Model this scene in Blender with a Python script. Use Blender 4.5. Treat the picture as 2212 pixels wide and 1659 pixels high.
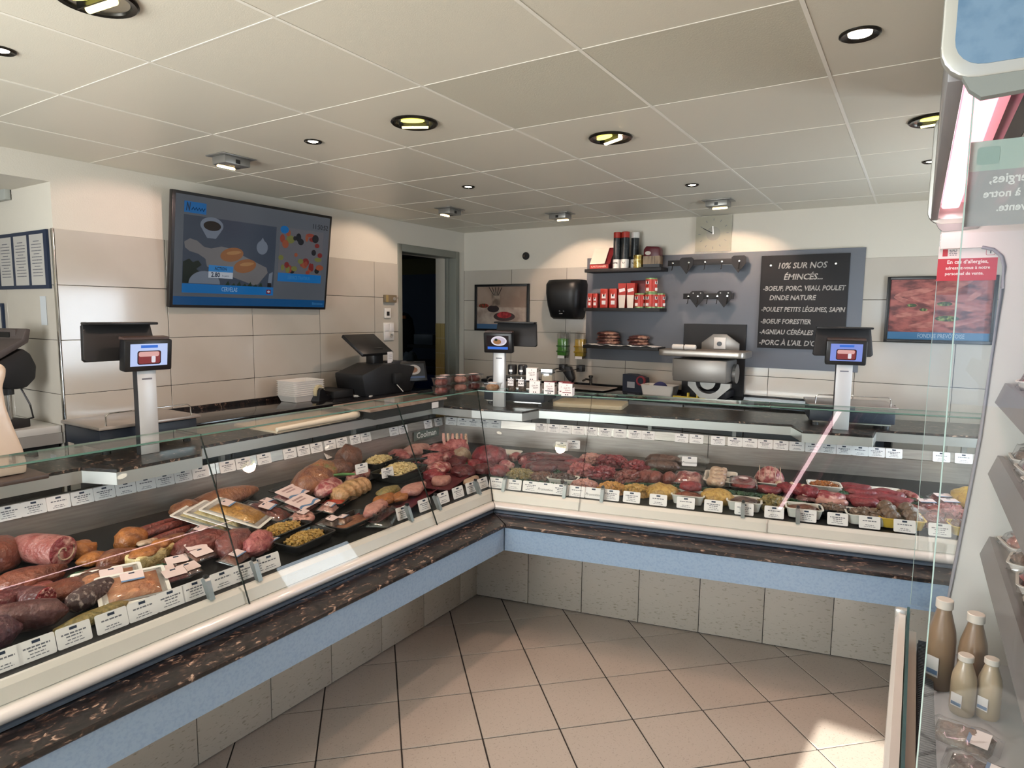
import bpy, bmesh, math, random
from mathutils import Vector, Matrix, noise
from math import pi, sin, cos, radians as rad

for o in list(bpy.data.objects):
    bpy.data.objects.remove(o)
SC = bpy.context.scene
COL = SC.collection
random.seed(7)

# ------------------------------------------------------------------ camera
cam = bpy.data.cameras.new('camera')
cam.sensor_fit = 'HORIZONTAL'
cam.sensor_width = 36.0
cam.lens = 1386.38 * 36 / 2212
cam.clip_start = 0.05
camo = bpy.data.objects.new('camera', cam)
COL.objects.link(camo)
Rv = Vector((0.845708, 0.533534, 0.010885))
Uv = Vector((-0.067188, 0.086221, 0.994008))
Fv = Vector((-0.529399, 0.841372, -0.108764))
mw = Matrix((Rv, Uv, -Fv)).transposed().to_4x4()
mw.translation = (0, 0, 1.741)
camo.matrix_world = mw
SC.camera = camo

# ------------------------------------------------------------------ world, sun, window light, exposure
SC.view_settings.view_transform = 'Standard'
SC.view_settings.look = 'None'
SC.view_settings.gamma = 1.0
SC.view_settings.use_curve_mapping = False
SC.view_settings.exposure = 0.38
w = bpy.data.worlds.new('world')
SC.world = w
w.use_nodes = True
bg = w.node_tree.nodes['Background']
bg.inputs[0].default_value = (0.62, 0.78, 1.0, 1)
bg.inputs[1].default_value = 1.6


def light(name, kind, loc, energy, color, **kw):
    l = bpy.data.lights.new(name, kind)
    l.energy = energy
    l.color = color
    tgt = kw.pop('target', None)
    for k, v in kw.items():
        setattr(l, k, v)
    o = bpy.data.objects.new(name, l)
    COL.objects.link(o)
    o.location = loc
    if tgt is not None:
        o.rotation_euler = (Vector(tgt) - Vector(loc)).to_track_quat('-Z', 'Y').to_euler()
    return o


sun = light('sun', 'SUN', (0, -6, 6), 12.0, (1.0, 0.95, 0.88), angle=0.009, target=(0.42, -1.8, 3.96))
# daylight entering by the shop window on the right and by the entrance behind the camera
light('daylight_side_window', 'AREA', (0.985, 4.05, 1.47), 24, (0.78, 0.89, 1.0), shape='RECTANGLE', size=.86, size_y=1.06, target=(-3, 4.05, 1.47))
light('daylight_front_window', 'AREA', (-2.2, -1.36, 1.55), 112, (0.93, 0.96, 0.97), shape='RECTANGLE', size=2.1, size_y=1.4, target=(-1.3, 2.2, 2.75))

cy = SC.cycles
cy.use_denoising = True
cy.max_bounces = 5
cy.diffuse_bounces = 2
cy.glossy_bounces = 3
cy.transparent_max_bounces = 20
cy.use_adaptive_sampling = True
cy.adaptive_threshold = 0.1
cy.adaptive_min_samples = 16
cy.caustics_reflective = False
cy.caustics_refractive = False
cy.sample_clamp_indirect = 6.0


# ------------------------------------------------------------------ materials
def c(h):
    h = h.lstrip('#')
    r = [int(h[i:i + 2], 16) / 255 for i in (0, 2, 4)]
    return tuple((x / 12.92 if x <= .04045 else ((x + .055) / 1.055) ** 2.4) for x in r) + (1.0,)


MATS = {}


def mat(name, col, rough=.5, metal=0., var=None, bump=None, coat=0., emit=0., ecol=None, spec=.5, alpha=1.):
    """var = (scale, second colour, low, high[, detail, stretch]); bump = (scale, strength)"""
    if name in MATS:
        return MATS[name]
    m = bpy.data.materials.new(name)
    m.use_nodes = True
    nt = m.node_tree
    b = nt.nodes['Principled BSDF']
    col = c(col) if isinstance(col, str) else col
    b.inputs['Base Color'].default_value = col
    b.inputs['Roughness'].default_value = rough
    b.inputs['Metallic'].default_value = metal
    b.inputs['Coat Weight'].default_value = coat
    b.inputs['Coat Roughness'].default_value = .06
    b.inputs['Specular IOR Level'].default_value = spec
    b.inputs['Alpha'].default_value = alpha
    if emit:
        b.inputs['Emission Color'].default_value = (c(ecol) if isinstance(ecol, str) else ecol) or col
        b.inputs['Emission Strength'].default_value = emit
    tc = None
    if var or bump:
        tc = nt.nodes.new('ShaderNodeTexCoord').outputs['Object']
    if var:
        n = nt.nodes.new('ShaderNodeTexNoise')
        n.inputs['Scale'].default_value = var[0]
        n.inputs['Detail'].default_value = var[4] if len(var) > 4 else 4
        src = tc
        if len(var) > 5:
            mp = nt.nodes.new('ShaderNodeMapping')
            mp.inputs['Scale'].default_value = var[5]
            nt.links.new(tc, mp.inputs[0])
            src = mp.outputs[0]
        nt.links.new(src, n.inputs['Vector'])
        r = nt.nodes.new('ShaderNodeValToRGB')
        r.color_ramp.elements[0].position = var[2]
        r.color_ramp.elements[1].position = var[3]
        r.color_ramp.elements[0].color = col
        r.color_ramp.elements[1].color = c(var[1])
        nt.links.new(n.outputs['Fac'], r.inputs[0])
        nt.links.new(r.outputs[0], b.inputs['Base Color'])
    if bump:
        n = nt.nodes.new('ShaderNodeTexNoise')
        n.inputs['Scale'].default_value = bump[0]
        n.inputs['Detail'].default_value = 3
        nt.links.new(tc, n.inputs['Vector'])
        bp = nt.nodes.new('ShaderNodeBump')
        bp.inputs['Strength'].default_value = bump[1]
        bp.inputs['Distance'].default_value = .01
        nt.links.new(n.outputs['Fac'], bp.inputs['Height'])
        nt.links.new(bp.outputs[0], b.inputs['Normal'])
    MATS[name] = m
    return m


def glass(name, tint, base=.018, rough=0.0):
    if name in MATS:
        return MATS[name]
    m = bpy.data.materials.new(name)
    m.use_nodes = True
    nt = m.node_tree
    nt.nodes.clear()
    out = nt.nodes.new('ShaderNodeOutputMaterial')
    mix = nt.nodes.new('ShaderNodeMixShader')
    tr = nt.nodes.new('ShaderNodeBsdfTransparent')
    tr.inputs[0].default_value = tint + (1,)
    gl = nt.nodes.new('ShaderNodeBsdfGlossy')
    gl.inputs['Roughness'].default_value = rough
    lw = nt.nodes.new('ShaderNodeLayerWeight')
    lw.inputs[0].default_value = .5
    pw = nt.nodes.new('ShaderNodeMath'); pw.operation = 'POWER'; pw.inputs[1].default_value = 5.0
    ml = nt.nodes.new('ShaderNodeMath'); ml.operation = 'MULTIPLY_ADD'
    ml.inputs[1].default_value = .8; ml.inputs[2].default_value = base
    nt.links.new(lw.outputs['Facing'], pw.inputs[0])
    nt.links.new(pw.outputs[0], ml.inputs[0])
    nt.links.new(ml.outputs[0], mix.inputs[0])
    nt.links.new(tr.outputs[0], mix.inputs[1])
    nt.links.new(gl.outputs[0], mix.inputs[2])
    nt.links.new(mix.outputs[0], out.inputs[0])
    MATS[name] = m
    return m


def granite():
    m = mat('granite_brown', '#241c1a', rough=.3)
    nt = m.node_tree
    b = nt.nodes['Principled BSDF']
    tc = nt.nodes.new('ShaderNodeTexCoord').outputs['Object']
    mp = nt.nodes.new('ShaderNodeMapping')
    mp.inputs['Scale'].default_value = (.8, 1.2, 1.2)
    nt.links.new(tc, mp.inputs[0])
    n1 = nt.nodes.new('ShaderNodeTexNoise'); n1.inputs['Scale'].default_value = 30; n1.inputs['Detail'].default_value = 8
    n1.inputs['Distortion'].default_value = 1.2
    n2 = nt.nodes.new('ShaderNodeTexNoise'); n2.inputs['Scale'].default_value = 60; n2.inputs['Detail'].default_value = 6
    r1 = nt.nodes.new('ShaderNodeValToRGB')
    e = r1.color_ramp.elements
    e[0].position = .44; e[0].color = c('#0d0b0c')
    e[1].position = .70; e[1].color = c('#b39783')
    x = e.new(.52); x.color = c('#231a18')
    x = e.new(.60); x.color = c('#4d3930')
    r2 = nt.nodes.new('ShaderNodeValToRGB')
    r2.color_ramp.elements[0].position = .48; r2.color_ramp.elements[0].color = (0, 0, 0, 1)
    r2.color_ramp.elements[1].position = .56; r2.color_ramp.elements[1].color = (1, 1, 1, 1)
    mx = nt.nodes.new('ShaderNodeMix'); mx.data_type = 'RGBA'
    nt.links.new(mp.outputs[0], n1.inputs['Vector']); nt.links.new(mp.outputs[0], n2.inputs['Vector'])
    nt.links.new(n1.outputs[0], r1.inputs[0]); nt.links.new(n2.outputs[0], r2.inputs[0])
    nt.links.new(r2.outputs[0], mx.inputs[0]); nt.links.new(r1.outputs[0], mx.inputs[6])
    mx.inputs[7].default_value = c('#1b1718')
    nt.links.new(mx.outputs[2], b.inputs['Base Color'])
    return m


GRANITE = granite()
CEIL = mat('ceiling_panel', '#dcd5c3', rough=.38, bump=(260, .06))
CEIL_BAR = mat('ceiling_bar', '#efe9dc', rough=.5)
WALLP = mat('white_plaster', '#d9d2c4', rough=.85, bump=(120, .1))
TILE = mat('wall_tile_beige', '#c4bcb0', rough=.12, coat=.3, var=(3, '#bdb4a7', .3, .7))
GROUT = mat('grout_dark', '#332e2b', rough=.9)
FTILE = mat('floor_tile', '#aea498', rough=.3, var=(150, '#8f857a', .6, .74, 2, (1, 1, 1)))
KTILE = mat('kick_tile', '#b9b2a6', rough=.35, var=(130, '#98907f', .6, .72, 2, (.35, 1, 1)))
BLUE = mat('blue_laminate', '#90a7be', rough=.35, var=(90, '#859db8', .45, .65))
BOARD = mat('blue_board', '#6d7077', rough=.55)
ALU = mat('aluminium', '#c9c9c6', rough=.32, metal=.85)
ALUD = mat('aluminium_satin', '#b7b5b0', rough=.4, metal=.6)
STEEL = mat('stainless_steel', '#b9b0a8', rough=.33, metal=.7, var=(6, '#a79e97', .3, .7, 2, (1, 1, 14)))
LIPW = mat('white_enamel', '#d6cfc7', rough=.3)
RAILW = mat('rail_plastic', '#cfcac4', rough=.22, coat=.3)
BLACK = mat('black_plastic', '#141416', rough=.35)
BLACKM = mat('black_matt', '#191819', rough=.6)
DGREY = mat('dark_grey_plastic', '#2b2b2e', rough=.45)
NAVY = mat('navy_plastic', '#232a36', rough=.4)
WHITE = mat('white_card', '#e9e4e2', rough=.5)
WPLAST = mat('white_plastic', '#e4dfd8', rough=.35)
PRINT = mat('print_grey', '#6a6a72', rough=.6)
PRINTD = mat('print_black', '#1d1c20', rough=.6)
LOGO = mat('logo_navy', '#16263f', rough=.5)
GLASS = glass('pane_glass', (.955, .975, .965))
GLASSD = mat('glass_seam_dark', '#26302d', rough=.2)
GLASSE = mat('glass_edge_green', '#5f8577', rough=.1, spec=.8)
CLEAR = glass('clear_plastic', (.93, .93, .93), base=.09, rough=.08)
CHALK = mat('chalk', '#b9b4ae', rough=.9, var=(60, '#7a7672', .4, .7))
CHROME = mat('chrome', '#d8d6d2', rough=.12, metal=1.)
DSTEEL = mat('dark_ring', '#55524f', rough=.25, metal=.9)
ORD = ['first', 'second', 'third', 'fourth', 'fifth', 'sixth', 'seventh', 'eighth', 'ninth', 'tenth', 'eleventh', 'twelfth', 'thirteenth', 'fourteenth', 'fifteenth', 'sixteenth', 'seventeenth', 'eighteenth', 'nineteenth', 'twentieth', 'twenty-first', 'twenty-second', 'twenty-third', 'twenty-fourth', 'twenty-fifth']

# ------------------------------------------------------------------ helpers
CACHE = {}


def tag(o, label=None, cat=None, group=None, kind=None):
    if label: o['label'] = label
    if cat: o['category'] = cat
    if group: o['group'] = group
    if kind: o['kind'] = kind
    return o


def empty(name, loc=(0, 0, 0), rot=(0, 0, 0), label=None, cat=None, group=None, kind=None):
    o = bpy.data.objects.new(name, None)
    o.empty_display_size = .05
    COL.objects.link(o)
    o.location = loc
    o.rotation_euler = rot
    return tag(o, label, cat, group, kind)


def face(name, loc, yaw=0., tilt=0., **k):
    """Empty whose local x runs right, y up and z out of a wall-like face; yaw 0 looks along -Y"""
    return empty(name, loc, (pi / 2 - tilt, 0, yaw), **k)


def obj(name, me, m=None, parent=None, loc=(0, 0, 0), rot=(0, 0, 0), **k):
    o = bpy.data.objects.new(name, me)
    COL.objects.link(o)
    if m is not None and not me.materials:
        for x in (m if isinstance(m, (list, tuple)) else [m]):
            me.materials.append(x)
    elif m is not None and me.materials[0] is not (m[0] if isinstance(m, (list, tuple)) else m):
        o.material_slots[0].link = 'OBJECT'
        o.material_slots[0].material = m[0] if isinstance(m, (list, tuple)) else m
    o.location = loc
    o.rotation_euler = rot
    if parent is not None:
        o.parent = parent
    return tag(o, **k)


def tomesh(bm, smooth=False, name='m'):
    me = bpy.data.meshes.new(name)
    bmesh.ops.recalc_face_normals(bm, faces=bm.faces[:])
    bm.to_mesh(me)
    bm.free()
    if smooth:
        for p in me.polygons:
            p.use_smooth = True
    return me


def smart(me, ang=40):
    for p in me.polygons:
        p.use_smooth = True
    try:
        me.set_sharp_from_angle(angle=rad(ang))
    except Exception:
        pass
    return me


def boxmesh(sx, sy, sz, bev=0., seg=2):
    k = ('box', round(sx, 4), round(sy, 4), round(sz, 4), round(bev, 4), seg)
    if k in CACHE:
        return CACHE[k].copy() if CACHE[k].materials else CACHE[k]
    bm = bmesh.new()
    bmesh.ops.create_cube(bm, size=1)
    bmesh.ops.scale(bm, vec=(sx, sy, sz), verts=bm.verts)
    if bev:
        bmesh.ops.bevel(bm, geom=bm.edges[:], offset=min(bev, .49 * min(sx, sy, sz)), segments=seg, profile=.5, affect='EDGES')
    me = tomesh(bm)
    if bev:
        smart(me)
    return me


def box(name, size, loc, m, parent=None, rot=(0, 0, 0), bev=0., seg=2, **k):
    """loc = centre"""
    key = ('boxm', tuple(round(x, 4) for x in size), round(bev, 4), seg, m.name)
    if key not in CACHE:
        me = boxmesh(*size, bev, seg)
        me.materials.append(m)
        CACHE[key] = me
    return obj(name, CACHE[key], None, parent, loc, rot, **k)


def bx(name, x0, x1, y0, y1, z0, z1, m, parent=None, bev=0., **k):
    return box(name, (abs(x1 - x0), abs(y1 - y0), abs(z1 - z0)), ((x0 + x1) / 2, (y0 + y1) / 2, (z0 + z1) / 2), m, parent, bev=bev, **k)


def rect(name, x, y, w_, h_, z, m, parent, th=.0012, **k):
    return box(name, (w_, h_, th), (x, y, z + th / 2), m, parent, **k)


def prismmesh(pts, z0, z1, bev=0.):
    bm = bmesh.new()
    vs = [bm.verts.new((p[0], p[1], z0)) for p in pts]
    f = bm.faces.new(vs)
    r = bmesh.ops.extrude_face_region(bm, geom=[f])
    bmesh.ops.translate(bm, vec=(0, 0, z1 - z0), verts=[v for v in r['geom'] if isinstance(v, bmesh.types.BMVert)])
    if bev:
        bmesh.ops.bevel(bm, geom=bm.edges[:], offset=bev, segments=2, profile=.5, affect='EDGES')
    bmesh.ops.triangulate(bm, faces=[f for f in bm.faces if len(f.verts) > 4])
    return tomesh(bm)


def prism(name, pts, z0, z1, m, parent=None, bev=0., loc=(0, 0, 0), rot=(0, 0, 0), **k):
    me = prismmesh(pts, z0, z1, bev)
    if bev:
        smart(me)
    return obj(name, me, m, parent, loc, rot, **k)


def lathemesh(prof, n=24, cap=True):
    bm = bmesh.new()
    rings = []
    for r, z in prof:
        rings.append([bm.verts.new((r * cos(2 * pi * i / n), r * sin(2 * pi * i / n), z)) for i in range(n)])
    for a, b in zip(rings, rings[1:]):
        for i in range(n):
            bm.faces.new((a[i], a[(i + 1) % n], b[(i + 1) % n], b[i]))
    if cap:
        bm.faces.new(rings[0][::-1])
        bm.faces.new(rings[-1])
    me = tomesh(bm)
    return smart(me, 35)


def lathe(name, prof, m, parent=None, loc=(0, 0, 0), rot=(0, 0, 0), n=24, cap=True, **k):
    return obj(name, lathemesh(prof, n, cap), m, parent, loc, rot, **k)


def tubemesh(path, radii, n=10, flat=1.):
    path = [Vector(p) for p in path]
    if not isinstance(radii, (list, tuple)):
        radii = [radii] * len(path)
    bm = bmesh.new()
    rings = []
    up = Vector((0, 0, 1))
    for i, p in enumerate(path):
        t = (path[min(i + 1, len(path) - 1)] - path[max(i - 1, 0)]).normalized()
        a = t.cross(up)
        if a.length < .05:
            a = t.cross(Vector((0, 1, 0)))
        a.normalize()
        b = a.cross(t).normalized()
        rings.append([bm.verts.new(p + (a * cos(2 * pi * j / n) + b * sin(2 * pi * j / n) * flat) * radii[i]) for j in range(n)])
    for q, s in zip(rings, rings[1:]):
        for j in range(n):
            bm.faces.new((q[j], q[(j + 1) % n], s[(j + 1) % n], s[j]))
    bm.faces.new(rings[0][::-1])
    bm.faces.new(rings[-1])
    me = tomesh(bm)
    return smart(me, 50)


def tube(name, path, radii, m, parent=None, n=10, loc=(0, 0, 0), rot=(0, 0, 0), flat=1., **k):
    return obj(name, tubemesh(path, radii, n, flat), m, parent, loc, rot, **k)


def cyl(name, r, z0, z1, m, parent=None, loc=(0, 0, 0), rot=(0, 0, 0), n=20, bev=.0, **k):
    if bev:
        pr = [(r - bev, z0), (r, z0 + bev), (r, z1 - bev), (r - bev, z1)]
    else:
        pr = [(r, z0), (r, z1)]
    return lathe(name, pr, m, parent, loc, rot, n, **k)


TXT = {}


def text(name, s, size, m, parent, x, y, z=.0005, align='CENTER', shear=0., bold=0., rot=0., sx=1.):
    cu = bpy.data.curves.new('t', 'FONT')
    cu.body = s
    cu.size = size
    cu.align_x = align
    cu.align_y = 'CENTER'
    cu.shear = shear
    cu.offset = bold
    cu.resolution_u = 2
    to = bpy.data.objects.new('t', cu)
    me = bpy.data.meshes.new_from_object(to)
    bpy.data.objects.remove(to)
    bpy.data.curves.remove(cu)
    o = obj(name, me, m, parent, (x, y, z), (0, 0, rot))
    o.scale = (sx, 1, 1)
    return o


def circle_pts(cx, cy_, rx, ry, n=24, a0=0., a1=2 * pi):
    return [(cx + rx * cos(a0 + (a1 - a0) * i / n), cy_ + ry * sin(a0 + (a1 - a0) * i / n)) for i in range(n)]


def rrect_pts(w_, h_, r, n=5, cx=0., cy_=0.):
    p = []
    for k, (sx, sy) in enumerate(((1, 1), (-1, 1), (-1, -1), (1, -1))):
        for i in range(n + 1):
            a = pi / 2 * (k + i / n)
            p.append((cx + sx * (w_ / 2 - r) + r * cos(a), cy_ + sy * (h_ / 2 - r) + r * sin(a)))
    return p


def copy_tree(o, parent=None):
    n = o.copy()
    COL.objects.link(n)
    n.parent = parent
    for ch in o.children:
        copy_tree(ch, n)
    return n


# ================================================================== THE ROOM
HC = 2.547
LX = -3.95      # left wall
BY = 5.34       # back wall
RX = 1.0        # right wall
FY = -1.4       # wall behind the camera


def boxes(name, lst, m, parent=None, **k):
    bm = bmesh.new()
    for x0, x1, y0, y1, z0, z1 in lst:
        r = bmesh.ops.create_cube(bm, size=1)
        bmesh.ops.scale(bm, vec=(x1 - x0, y1 - y0, z1 - z0), verts=r['verts'])
        bmesh.ops.translate(bm, vec=((x0 + x1) / 2, (y0 + y1) / 2, (z0 + z1) / 2), verts=r['verts'])
    return obj(name, tomesh(bm), m, parent, **k)


# floor: dark grout bed with single tiles laid diagonally
floor = boxes('floor', [(-6.0, 1.2, -2.2, 5.5, -.06, -.004)], GROUT, kind='structure')
tl = boxmesh(.3235, .3235, .008, .0012, 1)
tl.materials.append(FTILE)
A = rad(44.4)
ux, uy = cos(A) * .33, sin(A) * .33
for i in range(-14, 16):
    for j in range(-14, 16):
        px = -2.327 + (i + .5) * ux - (j + .5) * -uy
        py = 2.977 + (i + .5) * uy - (j + .5) * ux
        if -2.4 < px < .75 and -1.2 < py < 3.35 + .22 * (px + 2.2):
            obj('tile', tl, None, floor, (px, py, -.004), (0, 0, A))
boxes('floor_outside', [(-9, 9, -14, FY - .25, -.12, -.06), (1.35, 9, FY - .25, 9, -.12, -.06)], mat('pavement', '#9a958c', rough=.9, var=(8, '#7d786f', .4, .6)), kind='structure')

# ceiling: suspended square panels between light bars
ceiling = boxes('ceiling', [(-4.2, 1.2, -1.6, 5.5, HC + .02, HC + .1)], mat('ceiling_void', '#a89f90', rough=.9), kind='structure')
cp = boxmesh(.6235, .6235, .014, .002, 1)
cp.materials.append(CEIL)
CEIL2 = mat('ceiling_panel_grey', '#c9c3b0', rough=.5, bump=(200, .1))
cp2 = cp.copy(); cp2.materials.clear(); cp2.materials.append(CEIL2)
gx = [-4.058 + .625 * i for i in range(9)]
gy = [-1.898 + .625 * i for i in range(13)]
for i, x in enumerate(gx[:-1]):
    for j, y in enumerate(gy[:-1]):
        if y + .6 < FY or y > BY:
            continue
        grey = abs(y - 1.852) < .1 and (abs(x + 1.558) < .1 or abs(x + .933) < .1)
        x0, x1, y0, y1 = max(x, LX), min(x + .625, RX), max(y, FY), min(y + .625, BY)
        if x1 - x0 < .62 or y1 - y0 < .62:
            bx('ceiling_tile', x0 + .001, x1 - .001, y0 + .001, y1 - .001, HC, HC + .014, CEIL, ceiling)
        else:
            obj('ceiling_tile', cp2 if grey else cp, None, ceiling, (x + .3125, y + .3125, HC + .007))
for x in gx:
    if LX < x < RX:
        bx('ceiling_bar', x - .006, x + .006, FY, BY, HC - .0018, HC + .004, CEIL_BAR, ceiling)
for y in gy:
    if FY < y < BY:
        bx('ceiling_bar', LX, RX, y - .0022, y + .0022, HC - .0012, HC + .004, CEIL_BAR, ceiling)

# walls
wl = boxes('wall_left', [(LX - .25, LX, 1.65, 4.37, 0, 2.6), (LX - .25, LX, 4.37, 5.21, 2.29, 2.6), (LX - .13, LX, 5.21, BY, 0, 2.6),
                         (LX - .25, LX, FY, 1.65, 2.412, 2.6)], WALLP, kind='structure')
bx('grout', LX, LX + .0015, 1.652, 4.36, 0, 2.168, GROUT, wl)
ROWS = [.07, .37, .67, .97, 1.27, 1.57, 1.87]
tme = {}


def wtile(parent, along, a0, a1, z0, plane):
    key = (along, round(a1 - a0, 3))
    if key not in tme:
        s = a1 - a0 - .003
        me = boxmesh(*((.009, s, .297) if along == 'y' else (s, .009, .297)), .0015, 1)
        me.materials.append(TILE)
        tme[key] = me
    mid = (a0 + a1) / 2
    obj('tile', tme[key], None, parent, (plane, mid, z0 + .15) if along == 'y' else (mid, plane, z0 + .15))


for z in ROWS:
    y = 1.652
    while y < 4.3:
        y1 = min(1.652 + .6 * (int((y - 1.652 + .01) / .6) + 1), 4.358)
        wtile(wl, 'y', y, y1, z, LX - .001)
        y = y1
bx('corner_trim', LX - .012, LX + .006, 1.640, 1.652, 0, 2.17, CHROME, wl, bev=.003)

wb = boxes('wall_back', [(LX - .0, RX + .2, BY, BY + .2, 0, 2.6)], WALLP, kind='structure')
bx('grout', LX, RX, BY - .0015, BY, 0, 2.168, GROUT, wb)
for z in ROWS:
    x = -3.948
    k = 0
    while x < RX - .02:
        x1 = min(-3.375 + .6 * k, RX)
        wtile(wb, 'x', x, x1, z, BY + .001)
        x = x1
        k += 1

wa = boxes('wall_alcove', [(-5.6, LX - .25, 1.65, 1.85, 0, 2.6)], WALLP, kind='structure')
bx('grout', -5.6, LX - .012, 1.6485, 1.65, 0, 2.168, GROUT, wa)
for z in ROWS:
    for a, b in ((-4.58, LX - .013), (-5.18, -4.58), (-5.6, -5.18)):
        wtile(wa, 'x', a, b, z, 1.651)
boxes('wall_alcove_side', [(-5.8, -5.6, FY, 1.85, 0, 2.6)], WALLP, kind='structure')
boxes('ceiling_alcove', [(-5.6, LX - .25, FY, 1.65, 2.412, 2.6)], WALLP, kind='structure')

# right wall with the shop window, wall behind the camera with entrance
wr = boxes('wall_right', [(RX, RX + .2, FY, 3.6, 0, 2.6), (RX, RX + .2, 4.5, BY, 0, 2.6), (RX, RX + .2, 3.6, 4.5, 0, .9), (RX, RX + .2, 3.6, 4.5, 2.04, 2.6)], WALLP, kind='structure')
win = empty('window_1', (RX + .1, 4.05, .9), kind='structure')
FRM = mat('window_frame', '#8f8f8c', rough=.4)
for yy in (-.43, .43):
    bx('window_frame', -.03, .03, yy - .02, yy + .02, 0, 1.14, FRM, win)
for zz in (.02, 1.12):
    bx('window_frame', -.03, .03, -.45, .45, zz - .02, zz + .02, FRM, win)
bx('window_pane', -.004, .004, -.41, .41, .04, 1.1, GLASS, win)
wf = boxes('wall_front', [(-5.8, -3.3, FY - .2, FY, 0, 2.6), (-3.3, -1.1, FY - .2, FY, 0, .8), (-3.3, -1.1, FY - .2, FY, 2.3, 2.6), (-1.1, -.72, FY - .2, FY, 0, 2.6),
                          (-.72, .55, FY - .2, FY, 2.2, 2.6), (.55, RX + .2, FY - .2, FY, 0, 2.6)], WALLP, kind='structure')
win2 = empty('window_2', (-2.2, FY - .1, .8), kind='structure')
for xx in (-1.07, 1.07):
    bx('window_frame', xx - .03, xx + .03, -.03, .03, 0, 1.5, FRM, win2)
for zz in (.03, 1.47):
    bx('window_frame', -1.1, 1.1, -.03, .03, zz - .03, zz + .03, FRM, win2)
bx('window_pane', -1.04, 1.04, -.004, .004, .06, 1.44, GLASS, win2)
boxes('added_sun_blocker', [(-3.7, -.95, FY - 2.4, FY - .2, 2.35, 2.4), (-3.7, -.95, FY - 2.45, FY - 2.4, 2.1, 2.4)], mat('sun_blocker_canopy', '#8a7f6c', rough=.8), kind='structure')   # unseen canopy added to keep direct sun out of the front window
dr = empty('door_2', (-.085, FY - .1, 0), kind='structure')
for xx in (-.62, .62):
    bx('door_frame', xx - .015, xx + .015, -.05, .05, 0, 2.2, FRM, dr)
bx('door_frame', -.635, .635, -.05, .05, 2.17, 2.2, FRM, dr)
# black boundary over the suspended ceiling so that no sky leaks in
boxes('roof', [(-6.2, 1.4, -1.7, 5.7, 2.81, 2.87), (-8.3, -4, 3, 7.5, 2.81, 2.87), (-4.25, -4.2, -1.6, 5.7, 2.6, 2.82), (1.0, 1.2, -1.6, 5.7, 2.6, 2.82), (-4.2, 1.2, -1.6, -1.4, 2.6, 2.82), (-4.2, 1.2, 5.34, 5.54, 2.6, 2.82)], WALLP, kind='structure')

# doorway to the back room
DFR = mat('door_frame_grey', '#85857b', rough=.45)
d1 = empty('door_1', (LX, 4.79, 0), kind='structure')
bx('door_jamb', -.13, .012, -.445, -.395, 0, 2.35, DFR, d1, bev=.004)
bx('door_jamb', -.13, .012, .395, .455, 0, 2.35, DFR, d1, bev=.004)
bx('door_head', -.13, .0125, -.395, .395, 2.285, 2.35, DFR, d1, bev=.004)
bx('door_stop', -.09, -.07, -.395, -.37, 0, 2.285, DFR, d1)
bx('door_stop', -.09, -.07, .37, .395, 0, 2.285, DFR, d1)
DBLUE = mat('back_room_blue', '#465266', rough=.7)
DDARK = mat('back_room_dark', '#2a2723', rough=.8)
OLIVE = mat('back_room_olive', '#6a6340', rough=.8)
boxes('wall_back_room', [(-8.0, -4.2, 7.2, 7.3, 0, 2.29), (-8.1, -8.0, 3.0, 7.3, 0, 2.29)], DBLUE, kind='structure')
boxes('wall_back_room_upper', [(-8.0, -4.2, 7.2, 7.3, 2.29, 2.8), (-8.1, -8.0, 3.0, 7.3, 2.29, 2.8)], OLIVE, kind='structure')
boxes('wall_back_room_side', [(-8.1, LX - .25, 3.0, 3.1, 0, 2.8), (LX - .3, LX - .25, 5.55, 7.3, 0, 2.8), (LX - .27, LX - .25, 3.1, 4.3, 0, 2.8)], DDARK, kind='structure')
boxes('ceiling_back_room', [(-8.1, LX - .25, 3.0, 7.3, 2.7, 2.8), (-8.0, LX - .25, 6.3, 6.6, 2.45, 2.7)], DDARK, kind='structure')
boxes('floor_back_room', [(-8.1, -6.0, 3.0, 7.3, -.05, -.002), (-6.0, LX - .05, 3.0, 7.3, -.003, -.001)], mat('back_floor', '#2b3440', rough=.6), kind='structure')
jw = boxes('wall_back_room_pier', [(-4.2, LX - .13, 5.19, 5.56, 0, 2.6)], WALLP, kind='structure')
YT = mat('yellow_tile', '#b5a06c', rough=.25)
for r in range(9):
    for x0, x1 in ((-4.135, -4.082), (-4.199, -4.138)):
        bx('tile', x0, x1, 5.184, 5.19, .27 + .152 * r, .419 + .152 * r, YT, jw)


light('back_room_fill', 'POINT', (-6.6, 5.2, 2.1), 3, (.8, .9, 1.0), shadow_soft_size=.4)  # dim fill lamp added to lift the dark back room; no window there


# ================================================================== LAMPS IN THE CEILING
RINGM = mat('lamp_ring', '#3c3a36', rough=.25, metal=.9)
REFL = mat('lamp_reflector', '#b9b7b0', rough=.2, metal=.9)
TUBE_Y = mat('lamp_tube_yellow', '#fff6a0', emit=7, ecol='#fff08a')
TUBE_W = mat('lamp_tube_warm', '#ffe9b0', emit=12, ecol='#ffdf9a')
BULB = mat('lamp_bulb', '#fff5e0', emit=14, ecol='#fff0d8')


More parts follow.
